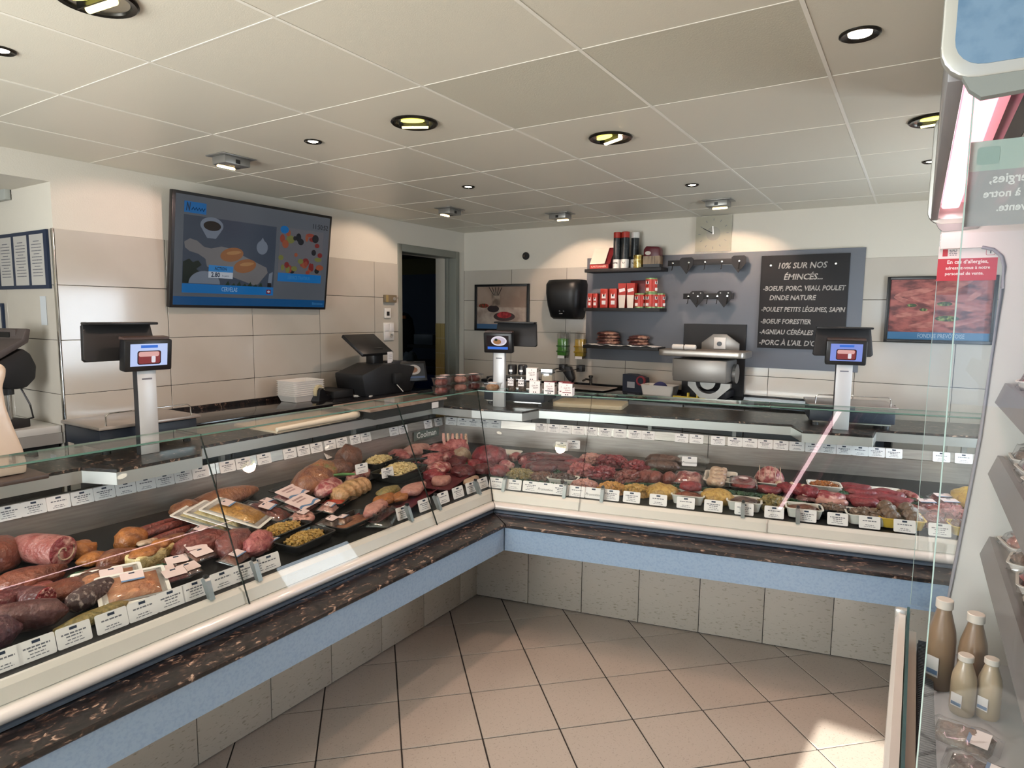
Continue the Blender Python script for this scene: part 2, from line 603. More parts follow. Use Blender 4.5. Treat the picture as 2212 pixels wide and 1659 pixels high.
def big_lamp(x, y, label, ang, warm, col, e):
    t = empty('recessed_downlight', (x, y, HC), (0, 0, ang), label=label, cat='ceiling light', group='large round ceiling downlights')
    lathe('ring', [(.098, 0), (.1, -.006), (.094, -.011), (.082, -.009), (.076, -.001)], RINGM, t, cap=False, n=40)
    lathe('reflector', [(.078, -.004), (.072, -.003), (.05, -.002), (.002, -.0015)], REFL, t, cap=False, n=32)
    tube('lamp_tube', [(-.055, .014, -.012), (-.03, .014, -.012), (.03, .014, -.012), (.055, .014, -.012)], .011, warm, t, n=10)
    prism('glowing_reflector', circle_pts(0, -.035, .05, .022, 20), -.008, -.005, mat('lamp_glow_yellow', '#e8e070', emit=2.2, ecol='#f2ea70'), t)
    bx('baffle', -.064, .064, -.012, -.007, -.02, -.002, RINGM, t)
    light('downlight_glow', 'SPOT', (x, y, HC - .02), e, col, spot_size=rad(150), spot_blend=.5, shadow_soft_size=.05, target=(x, y, 0))


PINKC = (1.0, .66, .52)
big_lamp(-1.87, .915, 'largest round downlight, cut by the top edge of the picture', .1, TUBE_Y, PINKC, 34)
big_lamp(-1.87, 2.17, 'round downlight above the left counter, between two small spots', .5, TUBE_Y, PINKC, 34)
big_lamp(-1.245, 2.80, 'round downlight above the counter corner, warm yellow tube', -.5, TUBE_W, PINKC, 34)
big_lamp(.005, 3.21, 'round downlight half hidden behind the chiller canopy', -.2, TUBE_Y, PINKC, 26)


def small_lamp(x, y, label, r=.042):
    t = empty('ceiling_spot', (x, y, HC), label=label, cat='ceiling light', group='small round ceiling spots')
    lathe('ring', [(r, 0), (r, -.004), (r * .9, -.007), (r * .62, -.003), (r * .55, 0)], RINGM, t, cap=False, n=28)
    lathe('bulb', [(r * .56, -.002), (r * .4, -.0045), (.001, -.0055)], BULB, t, n=20)
    light('spot_glow', 'SPOT', (x, y, HC - .02), 7, (1.0, .86, .70), spot_size=rad(110), spot_blend=.6, shadow_soft_size=.03, target=(x, y, 0))


small_lamp(-2.495, .928, 'small ceiling spot cut by the left edge of the picture')
small_lamp(-2.495, 2.164, 'small ceiling spot above the left counter, right of the square projector')
small_lamp(-2.495, 3.415, 'small ceiling spot near the doorway corner')
small_lamp(-1.243, 4.042, 'small ceiling spot in front of the glass clock')
small_lamp(-.197, 2.16, 'small ceiling spot close to the blue chiller canopy', .055)
small_lamp(0, 4.04, 'small ceiling spot half behind the chiller canopy frame')

SQM = mat('projector_grey', '#8f8d88', rough=.35, metal=.5)
QUARTZ = mat('quartz_tube', '#ffe2a0', emit=16, ecol='#ffd890')


def projector(x, y, ang, label, aim, e, col):
    t = empty('ceiling_projector', (x, y, HC), (0, 0, ang), label=label, cat='ceiling light', group='square wall projectors in the ceiling')
    bx('flange', -.1, .1, -.075, .075, -.006, 0, SQM, t, bev=.002)
    bx('housing', -.075, .075, -.055, .055, -.045, -.006, SQM, t, bev=.004)
    bx('lens', -.062, .062, -.0565, -.012, -.0462, -.02, mat('projector_lens', '#3a342a', rough=.1), t)
    tube('quartz_lamp', [(-.05, -.048, -.047), (.05, -.048, -.047)], .006, QUARTZ, t)
    bx('clip', -.012, .012, .054, .058, -.04, -.02, BLACK, t)
    light('projector_glow', 'SPOT', (x, y, HC - .06), e, col, spot_size=rad(96), spot_blend=.3, shadow_soft_size=.02, target=aim)


WPK = (1.0, .68, .60)
WYL = (1.0, .74, .57)
projector(-3.13, 2.165, -pi / 2, 'square projector in the ceiling in front of the television', (LX, 2.0, 1.62), 11, WPK)
projector(-3.14, 4.055, -pi / 2, 'square projector in the ceiling in front of the doorway wall', (LX, 3.85, 1.62), 16, WYL)
projector(-2.495, 4.665, pi, 'square projector in the ceiling above the towel dispenser and shelves', (-2.5, BY, 1.62), 18, WYL)
projector(-1.245, 4.67, pi, 'square projector in the ceiling right above the glass clock', (-1.3, BY, 1.62), 20, WYL)


# ================================================================== DISPLAY COUNTERS
KX, KY = -2.212, 3.127          # inner corner of the two kick lines on the floor
AR = rad(12.4)                  # the right counter opens by this angle
DX, DY = cos(AR), sin(AR)
MIT = .804                      # mitre at the corner
YAW = {'L': pi / 2, 'R': AR}
TL = .010                        # the left counter stands a touch askew to the wall
YAWC = {'L': pi / 2 - TL, 'R': AR}    # local x along the counter, local y into the counter


def at(side, s, d, z=0.):
    if side == 'L':
        return Vector((KX - d, KY + s, z))
    return Vector((KX + s * DX - d * DY, KY + s * DY + d * DX, z))


def atc(side, s, d, z=0.):
    if side == 'L':
        return Vector((KX + s * sin(TL) - d * cos(TL), KY + s * cos(TL) + d * sin(TL), z))
    return at(side, s, d, z)


S0 = {'L': -3.5, 'R': None}
SEND = {'L': None, 'R': 3.05}


def mitred(side, d, s):
    if s is None:
        return MIT * d if side == 'L' else -MIT * d
    return s


def extrude(name, side, prof, m, parent, s0='a', s1='b', smooth=False):
    """closed profile of (d, z) run along the counter; ends None = mitre at the corner"""
    a = S0[side] if s0 == 'a' else s0
    b = SEND[side] if s1 == 'b' else s1
    bm = bmesh.new()
    r0 = [bm.verts.new((mitred(side, d, a), d, z)) for d, z in prof]
    r1 = [bm.verts.new((mitred(side, d, b), d, z)) for d, z in prof]
    n = len(prof)
    for i in range(n):
        bm.faces.new((r0[i], r0[(i + 1) % n], r1[(i + 1) % n], r1[i]))
    f1 = bm.faces.new(r0[::-1]); f2 = bm.faces.new(r1)
    bmesh.ops.triangulate(bm, faces=[f1, f2])
    me = tomesh(bm)
    if smooth:
        smart(me, 50)
    return obj(name, me, m, parent)


DECKM = mat('deck_black', '#0b0b0c', rough=.5)
GREYP = mat('grey_post', '#8d8b88', rough=.4, metal=.3)


def dz(d):
    return .75 + .0611 * (d + .2)


GL0, GL1 = (-.262, .69), (0., 1.275)     # front glass foot and top in (d, z)


def pane(name, side, quad, parent, th=.006):
    """flat glass: quad of (s, d, z) corners, edges in green"""
    q = [Vector(p) for p in quad]
    nrm = (q[1] - q[0]).cross(q[3] - q[0]).normalized() * th
    bm = bmesh.new()
    a = [bm.verts.new(p) for p in q]
    b = [bm.verts.new(p + nrm) for p in q]
    fs = [bm.faces.new(a), bm.faces.new(b[::-1])]
    for i in range(4):
        f = bm.faces.new((a[i], b[i], b[(i + 1) % 4], a[(i + 1) % 4]))
        f.material_index = 1 if i % 2 == 0 else 2
    me = tomesh(bm)
    return obj(name, me, [GLASS, GLASSE, GLASSD], parent)


def gp(t):
    return (GL0[0] + (GL1[0] - GL0[0]) * t, GL0[1] + (GL1[1] - GL0[1]) * t)


def counter(side, label, joints, seams, backsplit):
    t = empty('display_counter', (KX, KY, 0), (0, 0, YAWC[side]), label=label, cat='counter')
    extrude('carcass', side, [(.004, 0), (.004, .6), (.9, .6), (.9, 0)], DGREY, t)
    a = S0[side] if side == 'L' else 0.0
    b = 0.0 if side == 'L' else SEND['R']
    js = [a] + [j for j in joints if a < j < b] + [b]
    for p, q in zip(js, js[1:]):
        bx('kick_tile', p + .0018, q - .0018, -.004, .006, .006, .49, KTILE, t, bev=.001)
    extrude('fascia', side, [(-.425, .485), (-.425, .612), (-.405, .612), (-.405, .485)], BLUE, t)
    extrude('ledge_support', side, [(-.404, .5), (-.404, .6), (.0, .6), (.0, .5)], mat('ledge_underside', '#8a8f98', rough=.6), t)
    extrude('granite_ledge', side, [(-.432, .612), (-.435, .616), (-.435, .628), (-.431, .632), (-.15, .632), (-.15, .612)], GRANITE, t)
    extrude('lower_rail', side, [(-.25, .632), (-.272, .634), (-.275, .645), (-.262, .65), (-.2, .65), (-.2, .632)], mat('rail_blue_steel', '#8b9aab', rough=.3, metal=.5), t, smooth=True)
    extrude('bumper_rail', side, [(-.262, .653), (-.279, .655), (-.288, .663), (-.291, .673), (-.287, .683), (-.277, .691), (-.262, .694), (-.24, .694), (-.24, .653)], RAILW, t, smooth=True)
    extrude('front_lip', side, [(-.25, .69), (-.254, .697), (-.238, .735), (-.224, .749), (-.212, .749), (-.212, .69)], LIPW, t)
    extrude('deck', side, [(-.212, .70), (-.212, dz(-.2) - .006), (.70, dz(.70)), (.70, .70)], DECKM, t)
    ends = [(S0[side] if side == 'L' else None)] + list(backsplit) + [None if side == 'L' else SEND['R']]
    for p, q in zip(ends, ends[1:]):
        p2 = p if p is None or p == S0[side] else p + .004
        extrude('back_panel', side, [(.70, dz(.70) - .03), (.70, .925), (.715, .925), (.715, dz(.70) - .03)], STEEL, t, p2, q)
        extrude('label_rail', side, [(.698, .925), (.694, .929), (.706, .982), (.716, .982), (.716, .925)], STEEL, t, p2, q)
    extrude('back_carcass', side, [(.72, .1), (.72, .94), (.9, .94), (.9, .1)], DGREY, t)
    # posts between case and worktop
    for s in ([-2.6, -1.75, -1.2, -.3] if side == 'L' else [.23, .93, 1.46, 2.24, 2.7]):
        bx('post', s - .012, s + .012, .73, .75, .94, 1.02, GREYP, t)
    # glass: front panes between seams, top shelf panes
    ss = ([S0['L']] + seams + [None]) if side == 'L' else ([None] + seams + [SEND['R']])
    for p, q in zip(ss, ss[1:]):
        def e(v, d, g):
            return mitred(side, d, v) + (g if v is not None else 0)
        (d0, z0), (d1, z1) = GL0, GL1
        pane('front_glass', side, [(e(p, d0, .0015), d0, z0), (e(q, d0, -.0015), d0, z0), (e(q, d1, -.0015), d1, z1), (e(p, d1, .0015), d1, z1)], t)
        pane('top_glass', side, [(e(p, 0, .0015), -.004, 1.278), (e(q, 0, -.0015), -.004, 1.278), (e(q, .16, -.0015), .16, 1.278), (e(p, .16, .0015), .16, 1.278)], t)
    # brackets that hold the glass
    return t


JL = [-.17 - .33 * i for i in range(12)]
JR = [.337 + .33 * i for i in range(9)]
cl = counter('L', 'long refrigerated meat counter along the left, glass front and blue fascia', sorted(JL), [-1.755, -.70], [-1.262])
cr = counter('R', 'refrigerated meat counter running to the right behind the floor area', JR, [.70, 1.635], [1.305])

# slim price-card clips standing behind the lip (support the front glass)
CLIP = mat('clip_grey', '#8e9292', rough=.35, metal=.5)
clipme = None


def clip(side, s, label):
    t = empty('glass_clip', atc(side, s, -.215, .748), (0, 0, YAWC[side]), label=label, cat='bracket', group='grey glass clips along the counter fronts')
    prism('clip_arm', [(-.02, .0), (0, 0), (.035, .062), (.02, .072), (.006, .062)], -.009, .009, CLIP, t, rot=(pi / 2, 0, pi / 2))
    cyl('clip_knob', .008, -.006, .006, BLACK, t, (0, .02, .074), (pi / 2, 0, 0), n=12)


for i, s in enumerate((-.285, -.632, -.845, -1.685, -1.875)):
    clip('L', s, 'grey glass clip on the left counter front, %s from the corner' % ORD[i])
for i, s in enumerate((.255, .608, .815, 1.525, 1.776, 2.466)):
    clip('R', s, 'grey glass clip on the right counter front, %s from the corner' % ORD[i])

# ------------------------------------------------------------------ staff worktop (one granite slab over both counters)
def W(side, s, d):
    v = at(side, s, d)
    return (v.x, v.y)


front = [W('L', -3.5, .70), W('L', -1.862, .70), W('L', -1.80, .545), W('L', -1.432, .545), W('L', -1.335, .70), W('L', .43, .70),
         W('R', -.26, .525), W('R', .106, .525), W('R', .168, .70), W('R', 1.789, .70), W('R', 1.836, .49), W('R', 2.192, .49), W('R', 2.243, .70), W('R', 3.05, .70)]
back = [W('R', 3.05, 1.2), W('R', -.804 * 1.2, 1.2), W('L', -3.5, 1.2)]
wt = empty('staff_worktop', (0, 0, 0), label='dark granite staff worktop with aluminium front edge above both counters', cat='worktop')
prism('slab', front + back, 1.062, 1.085, GRANITE, wt)
prism('subtop', [(p[0], p[1]) for p in front] + back, 1.035, 1.0615, DGREY, wt)
for p, q in zip(front, front[1:]):
    v = Vector((q[0] - p[0], q[1] - p[1], 0))
    bmid = Vector(((p[0] + q[0]) / 2, (p[1] + q[1]) / 2, 1.046))
    nn = Vector((v.y, -v.x, 0)).normalized() * .003
    box('edge_band', (v.length + .004, .005, .052), bmid + nn, ALU, wt, (0, 0, math.atan2(v.y, v.x)))


# ================================================================== PRICE CARDS
TENS = ['', '', 'twenty', 'thirty']


def nth(i):
    if i < 20:
        return ORD[i]
    n = i + 1
    if n % 10 == 0:
        return {20: 'twentieth', 30: 'thirtieth'}[n]
    return TENS[n // 10] + '-' + ORD[n % 10 - 1]


def dashmesh(w_, rows, seed):
    rnd = random.Random(seed)
    bm = bmesh.new()
    for yy, ww, hh in rows:
        x = -ww / 2
        while x < ww / 2:
            l = rnd.uniform(.004, .013)
            x1 = min(x + l, ww / 2)
            vs = [bm.verts.new((a, b, 0)) for a, b in ((x, yy - hh / 2), (x1, yy - hh / 2), (x1, yy + hh / 2), (x, yy + hh / 2))]
            bm.faces.new(vs)
            x = x1 + .0022
    return tomesh(bm)


CARDW, CARDH = .086, .056
CARD = prismmesh(rrect_pts(CARDW, CARDH, .005, 2, 0, CARDH / 2), -.0006, .0006)
CARD.materials.append(WHITE)
DASH = [dashmesh(.07, [(.035, .062, .0042), (.027, .04, .0036), (.018, .036, .0026), (.010, .05, .0022)], k) for k in range(4)]
DASH2 = [dashmesh(.07, [(.034, .056, .0042), (.016, .034, .0026), (.009, .046, .0022)], k + 9) for k in range(3)]
for m_ in DASH + DASH2:
    m_.materials.append(PRINT)
LOGOME = boxmesh(.019, .0075, .0006)
LOGOME.materials.append(LOGO)
NC = [0]


def card(name, loc, yaw, tilt, label, group, promo=False, scale=1.):
    t = obj(name, CARD, None, None, loc, (pi / 2 - tilt, 0, yaw), label=label, cat='price card', group=group)
    t.scale = (scale, scale, scale)
    obj('logo', LOGOME, None, t, (0, .0475, .0008))
    if promo:
        text('lettering', 'Promotion', .019, PRINTD, t, 0, .02, .0009, shear=.2)
    else:
        NC[0] += 1
        k = NC[0]
        obj('printed_lines', (DASH + DASH2)[k * 5 % 7], None, t, (0, 0, .0009))
    return t


yl = [.6455, .725, .8165, .9185, 1.009, 1.097, 1.181, 1.2795, 1.354, 1.414, 1.4675]
for i, y in enumerate(yl):
    s = y * 1.04 - KY
    card('price_card', atc('L', s, -.180, dz(-.18) - .002), YAWC['L'], .28, 'white price card on the left counter front, %s from the left edge' % ORD[i], 'price cards along the left counter front', scale=1.08)
yl = [2.2045, 2.3575, 2.5, 2.624, 2.739, 2.847]
for i, y in enumerate(yl[::-1]):
    s = y * 1.035 - KY
    card('price_card', atc('L', s, -.180, dz(-.18) - .002), YAWC['L'], .28, 'white price card on the left counter front, %s from the counter corner' % ORD[i], 'price cards along the left counter front', scale=1.08)
sr = [.199, .303, .4015, .4895, .578, .67, .7615, .857, .968, 1.1065, 1.2465, 1.383, 1.5305, 1.6705, 1.816, 1.953, 2.089, 2.2335, 2.374, 2.53]
for i, s in enumerate(sr):
    card('price_card', at('R', s, -.19, dz(-.19)), YAW['R'], .28, ('Promotion card' if i in (3, 6) else 'white price card') + ' on the right counter front, %s from the counter corner' % nth(i), 'price cards along the right counter front', promo=i in (3, 6), scale=1.05)
yl = [1.0, 1.085, 1.172, 1.26, 1.347, 1.435, 1.523, 1.61, 1.698, 1.786, 1.93, 2.02, 2.145, 2.31, 2.405, 2.498, 2.60, 2.69, 2.80, 2.89, 3.145, 3.235, 3.495, 3.61]
for i, y in enumerate(yl[::-1]):
    card('price_card', atc('L', y - KY, .691, .926), YAWC['L'], .22, 'price card clipped high on the left back rail, %s from the corner' % nth(i), 'price cards on the left back rail')
sr = [-.50, -.41, -.325, -.24, -.155, .19, .277, .364, .455, .546, .639, .739, .84, .927, 1.14, 1.233, 1.365, 1.467, 1.555, 1.645, 1.735, 1.825, 1.915, 2.0, 2.084, 2.17, 2.257, 2.346, 2.584, 2.692, 2.79]
for i, s in enumerate(sr):
    card('price_card', at('R', s, .691, .926), YAW['R'], .22, 'price card clipped high on the right back rail, %s from the corner' % nth(i), 'price cards on the right back rail')
PK = 'price cards standing in the meat'
card('price_card', at('L', -.52, .70, .875), YAW['L'] + .3, .5, 'tilted price card stuck in the dark roast by the steel back', PK)
card('price_card', at('L', -.60, .36, .845), YAW['L'] - .1, .15, 'price card standing between the roasts and the pasta salad', PK)
card('price_card', at('L', -.51, .25, .82), YAW['L'] - .1, .15, 'price card standing before the pasta salad tray', PK)
card('price_card', at('R', .40, .47, .855), YAW['R'] - .1, .1, 'price card standing in the dark beef, the lower of two', PK)
card('price_card', at('R', .46, .55, .855), YAW['R'] + .15, .1, 'price card standing behind the dark beef, the rear of two', PK)
card('price_card', at('R', 1.22, .34, .855), YAW['R'] + .12, .1, 'Promotion card stuck in the wrapped neck steaks', PK, promo=True)


# ================================================================== MEAT AND OTHER GOODS
def meat(name, a, b, sc=22, lo=.42, hi=.68, rough=.38):
    return mat('meat_' + name, a, rough=rough, var=(sc * 1.8, b, lo, hi, 6), bump=(70, .8), coat=.12)


M_RED = meat('red', '#842a31', '#5c1a22', 14)
M_DRED = meat('dark_red', '#5e2024', '#431619', 18)
M_PINK = meat('pink', '#b06864', '#84383c', 20)
M_PALE = meat('pale', '#c08d80', '#9f655d', 14)
M_MARB = meat('marbled', '#8c393e', '#c99a90', 16, .46, .62)
M_FAT = meat('fat', '#c4aa92', '#a27a64', 14)
M_BROWN = meat('brown', '#6b4230', '#4b2b20', 14)
M_SMOKE = meat('smoked', '#7c4230', '#5a2c22', 10)
M_ORANGE = meat('orange', '#a5652f', '#74401d', 18)
M_ROAST = meat('roast', '#683826', '#935f3c', 12)
M_LOAF = meat('loaf', '#8a5a3e', '#6d3f2b', 12)
M_STUFF = meat('stuffed', '#b5895f', '#8e6c40', 24)
M_YEL = meat('breaded', '#b8934c', '#8f682c', 45)
M_PASTA = meat('pasta', '#d6bf8c', '#b79a5f', 40)
M_SALAMI = meat('salami', '#8d3036', '#d9a79c', 75, .5, .62)
M_CASING = meat('casing', '#4d2626', '#7c5450', 30, .5, .75)
M_MOTT = meat('mottled', '#453030', '#a5938c', 40, .55, .66)
M_SAUS = meat('sausage', '#7d3a30', '#4d211d', 24)
M_DSAUS = meat('dark_sausage', '#553a32', '#3a2622', 16)
M_LSAUS = meat('light_sausage', '#7a3d36', '#562724', 16)
M_GREENB = meat('herbed', '#8e7a48', '#5d5530', 40)
M_GREY = meat('grey_brown', '#7a6251', '#564335', 26)
M_HAMF = meat('ham_face', '#86463f', '#a8726a', 10)
M_CURRY = meat('curry', '#c08a3e', '#9a6a2a', 40)
M_SALM = meat('salmon', '#c98a62', '#b06a48', 18)
M_MINCE = meat('mince', '#9a3d3c', '#7c2c2e', 60, .4, .6)
M_TOM = meat('tomato', '#b23a26', '#8d2618', 40)
PARS = mat('parsley', '#2e5233', rough=.6, var=(40, '#1c3622', .4, .6))
M_TRAYB = mat('tray_black', '#101012', rough=.25)
M_TRAYW = mat('tray_white', '#d9d4cb', rough=.4)
M_TRAYY = mat('tray_yellow', '#c9a540', rough=.35)
M_BURG = mat('burgundy_paper', '#571c24', rough=.5)
FILM = glass('film', (.93, .92, .92), base=.10, rough=.12)
LBLB = mat('label_blue', '#5f7fa5', rough=.5)
LBLP = mat('label_pink_card', '#dcc3c0', rough=.5)


def blobmesh(sx, sy, sz, seed=0, amp=.18, freq=1.6, sub=3, flat=.45):
    bm = bmesh.new()
    bmesh.ops.create_icosphere(bm, subdivisions=sub, radius=1)
    off = Vector((seed * 3.7, seed * 1.3, seed * 7.1))
    for v in bm.verts:
        k = 1 + amp * noise.noise(v.co * freq + off) + amp * .55 * noise.noise(v.co * freq * 2.7 + off) + amp * .3 * noise.noise(v.co * freq * 6 + off)
        v.co = v.co * k
        if v.co.z < -flat:
            v.co.z = -flat
        v.co = Vector((v.co.x * sx / 2, v.co.y * sy / 2, (v.co.z + flat) * sz / (1 + flat)))
    return tomesh(bm, True)


def slabmesh(lx, ly, th, seed=0, n=22, irr=.16):
    bm = bmesh.new()
    rnd = random.Random(seed)
    ph = [rnd.uniform(0, 6) for _ in range(4)]
    rings = []
    for sc, z in ((.9, 0), (1, th * .3), (1, th * .65), (.9, th * .95), (.55, th * 1.08)):
        ring = []
        for i in range(n):
            a = 2 * pi * i / n
            r = 1 + irr * (sin(2 * a + ph[0]) * .5 + sin(3 * a + ph[1]) * .45 + sin(5 * a + ph[2]) * .3)
            ring.append(bm.verts.new((lx / 2 * r * cos(a) * sc, ly / 2 * r * sin(a) * sc, z + .12 * th * sin(3 * a + ph[3]))))
        rings.append(ring)
    for p, q in zip(rings, rings[1:]):
        for i in range(n):
            bm.faces.new((p[i], p[(i + 1) % n], q[(i + 1) % n], q[i]))
    bm.faces.new(rings[0][::-1]); bm.faces.new(rings[-1])
    return tomesh(bm, True)


def heapmesh(lx, ly, h, n, ps, seed=0, long=2.2, base=True):
    """a mound of small irregular pieces"""
    rnd = random.Random(seed)
    bm = bmesh.new()
    if base:
        bmesh.ops.create_icosphere(bm, subdivisions=2, radius=1)
        for v in bm.verts:
            v.co = Vector((v.co.x * lx / 2 * .9, v.co.y * ly / 2 * .9, max(v.co.z, 0) * h * .85))
    for _ in range(n):
        a = rnd.uniform(0, 2 * pi); r = math.sqrt(rnd.random())
        x, y = r * cos(a) * lx / 2 * .93, r * sin(a) * ly / 2 * .93
        z = h * .85 * math.sqrt(max(0, 1 - r * r))
        q = bmesh.ops.create_cube(bm, size=1)['verts']
        sc = Vector((ps * long * rnd.uniform(.6, 1.2), ps * rnd.uniform(.7, 1.2), ps * rnd.uniform(.5, .9)))
        rot = Matrix.Rotation(rnd.uniform(0, pi), 3, 'Z') @ Matrix.Rotation(rnd.uniform(-.6, .6), 3, 'X') @ Matrix.Rotation(rnd.uniform(-.5, .5), 3, 'Y')
        for v in q:
            v.co = rot @ Vector((v.co.x * sc.x, v.co.y * sc.y, v.co.z * sc.z)) + Vector((x, y, z + ps * .2))
    me = tomesh(bm)
    return smart(me, 60)


def traymesh(l, w_, h, r=.02, t=.003, flare=.86, rim=.005):
    rings = [(rrect_pts(l * flare, w_ * flare, r * flare, 4), 0), (rrect_pts(l, w_, r, 4), h), (rrect_pts(l + 2 * rim, w_ + 2 * rim, r + rim, 4), h),
             (rrect_pts(l + 2 * rim, w_ + 2 * rim, r + rim, 4), h + t), (rrect_pts(l - 2 * t, w_ - 2 * t, r, 4), h + t), (rrect_pts(l * flare - 2 * t, w_ * flare - 2 * t, r * flare, 4), t)]
    bm = bmesh.new()
    rs = [[bm.verts.new((p[0], p[1], z)) for p in pts] for pts, z in rings]
    n = len(rs[0])
    for p, q in zip(rs, rs[1:]):
        for i in range(n):
            bm.faces.new((p[i], p[(i + 1) % n], q[(i + 1) % n], q[i]))
    bm.faces.new(rs[0][::-1]); bm.faces.new(rs[-1])
    return smart(tomesh(bm), 40)


def padmesh(l, w_, h, seed=0, n=9, wr=.12):
    """sealed pouch: flat rim, bulging middle"""
    bm = bmesh.new()
    top, bot = [], []
    off = Vector((seed * 2.3, seed * .7, 0))
    for i in range(n + 1):
        for j in range(n + 1):
            u, v = i / n * 2 - 1, j / n * 2 - 1
            f = max(0, (1 - u ** 4) * (1 - v ** 4)) ** .6
            f *= 1 + wr * 2 * noise.noise(Vector((u * 2.2, v * 2.2, 0)) + off)
            x, y = u * l / 2, v * w_ / 2
            top.append(bm.verts.new((x, y, .001 + h * f)))
            bot.append(bm.verts.new((x, y, 0)))
    m = n + 1
    for i in range(n):
        for j in range(n):
            a, b, c_, d = i * m + j, (i + 1) * m + j, (i + 1) * m + j + 1, i * m + j + 1
            bm.faces.new((top[a], top[b], top[c_], top[d]))
            bm.faces.new((bot[d], bot[c_], bot[b], bot[a]))
    for i in range(n):
        for A_, B_ in (((i) * m, (i + 1) * m), ((i + 1) * m + n, i * m + n), (i + 1, i), (n * m + i, n * m + i + 1)):
            try:
                bm.faces.new((top[A_], bot[A_], bot[B_], top[B_]))
            except ValueError:
                pass
    return tomesh(bm, True)


def sausmesh(l, r, bend=.0, n=9, taper=.5):
    path, rad_ = [], []
    for i in range(n):
        u = i / (n - 1) * 2 - 1
        path.append((u * l / 2, bend * l * (1 - u * u), r * .98))
        k = math.sqrt(max(0, 1 - abs(u) ** 5)) * (1 - taper * .15 * u * u)
        rad_.append(max(.12, k) * r)
    return tubemesh(path, rad_, 12)


GROW = {'L': 1.12, 'R': 1.16}


def put(name, me, m, side, s, d, label, cat, yaw=0., lift=0., rot=None, **k):
    z = dz(d) + lift
    o = obj(name, me, m, None, at(side, s, d, z), rot or (0, 0, YAW[side] + yaw), label=label, cat=cat, **k)
    o.scale = (GROW[side],) * 3
    return o


def garnish(side, s, d, l, w_, seed, label, lift=0., yaw=0.):
    me = heapmesh(l, w_, .028, int(60 * l / .1), .011, seed, 1.3, base=True)
    put('parsley_garnish', me, PARS, side, s, d, label, 'garnish', yaw, lift, kind='stuff')


def pouch(side, s, d, l, w_, h, m, label, yaw=0., lift=0., stripe=True, name='vacuum_pack', seed=1, backing=None, lx=0., ly=0., tilt=0., lw=.07, group=None, lmat=None):
    rt = Matrix.Rotation(YAW[side] + yaw, 3, 'Z') @ Matrix.Rotation(tilt, 3, 'X')
    t = empty(name, at(side, s, d, dz(d) + lift), rt.to_euler(), label=label, cat='meat pack', group=group)
    t.location.z += abs(sin(tilt)) * w_ / 2
    if backing is not None:
        prism('backing_card', rrect_pts(l + .024, w_ + .024, .01, 3), -.003, .0, backing, t)
    obj('contents', padmesh(l * .82, w_ * .82, h * .85, seed, 8, .35), m, t, (0, 0, .001))
    obj('film', padmesh(l, w_, h, seed + 4, 9, .2), FILM, t)
    z = h * 1.06 + .003
    prism('paper_label', rrect_pts(lw, lw * .62, .004, 2, lx, ly), z, z + .001, lmat or LBLP, t)
    rect('logo', lx, ly + lw * .2, lw * .25, lw * .09, z + .001, LOGO, t, th=.0006)
    if stripe:
        rect('label_stripe', lx, ly - lw * .34, lw, lw * .1, z + .001, LBLB, t, th=.0006)
    return t


def dish(side, s, d, l, w_, h, tm, m, fill, label, yaw=0., lift=0., name='meat_tray', seed=1, n=0, ps=.01, cname='contents'):
    t = empty(name, at(side, s, d, dz(d) + lift), (0, 0, YAW[side] + yaw), label=label, cat='food tray')
    obj('tray', traymesh(l, w_, h), tm, t)
    if n:
        o = obj(cname, heapmesh(l * .92, w_ * .92, fill, n, ps, seed), m, t, (0, 0, h * .55))
        o['kind'] = 'stuff'
    else:
        obj(cname, blobmesh(l * .92, w_ * .92, fill, seed, .22, 2.2, 3, .2), m, t, (0, 0, h * .4))
    return t

# ------------------------------------------------------------------ left counter, from the near end to the corner
put('ham', blobmesh(.26, .20, .10, 1, .12), M_SMOKE, 'L', -2.26, .60, 'dark cured ham half with white fat, at the far left back', 'ham')
put('fat_cap_ham', blobmesh(.20, .12, .045, 2, .1), M_FAT, 'L', -2.40, .66, 'pale fat-covered ham end behind the dark ham', 'ham', lift=.03)
t = empty('pancetta_roll', at('L', -2.08, .45, dz(.45)), (0, 0, YAW['L'] - 1.25), label='rolled pancetta with a spiral cut face, left end of counter', cat='cured meat')
tube('roll', [(-.16, 0, .056), (-.1, 0, .058), (.0, 0, .058), (.042, 0, .058)], [.045, .055, .058, .057], M_HAMF, t, n=20)
lathe('cut_face', [(.056, 0), (.05, .003), (.001, .004)], M_MARB, t, (.042, 0, .058), (0, pi / 2, 0))
sp = [(.001 + .0, (.006 + .0062 * a) * cos(a) * .9, (.006 + .0062 * a) * sin(a) * .9 + .0) for a in [i * .35 for i in range(20)]]
tube('fat_spiral', [(.046, p[1], .058 + p[2]) for p in sp], .0035, M_FAT, t, n=6)
t = empty('ham_slice', at('L', -2.22, .27, dz(.27)), (0, 0, YAW['L'] - .3), label='thick raw ham slice with pale rim, left end of counter', cat='ham')
obj('lean', slabmesh(.14, .11, .022, 5), M_HAMF, t)
obj('rind', slabmesh(.146, .05, .018, 5), M_FAT, t, (0, -.042, -.001))
t = empty('cut_salami', at('L', -2.26, .12, dz(.12)), (0, 0, YAW['L'] - 1.2), label='salami with a red speckled round cut face', cat='salami')
tube('casing', [(-.14, 0, .04), (-.12, 0, .04), (0, 0, .041), (.022, 0, .041)], [.015, .035, .041, .041], M_CASING, t, n=18)
lathe('cut_face', [(.041, 0), (.037, .003), (.001, .0035)], M_SALAMI, t, (.022, 0, .041), (0, pi / 2, 0))
put('salami', sausmesh(.24, .042, .04), M_CASING, 'L', -2.36, .03, 'thick dark red salami behind the near left price cards', 'salami', yaw=-.5)
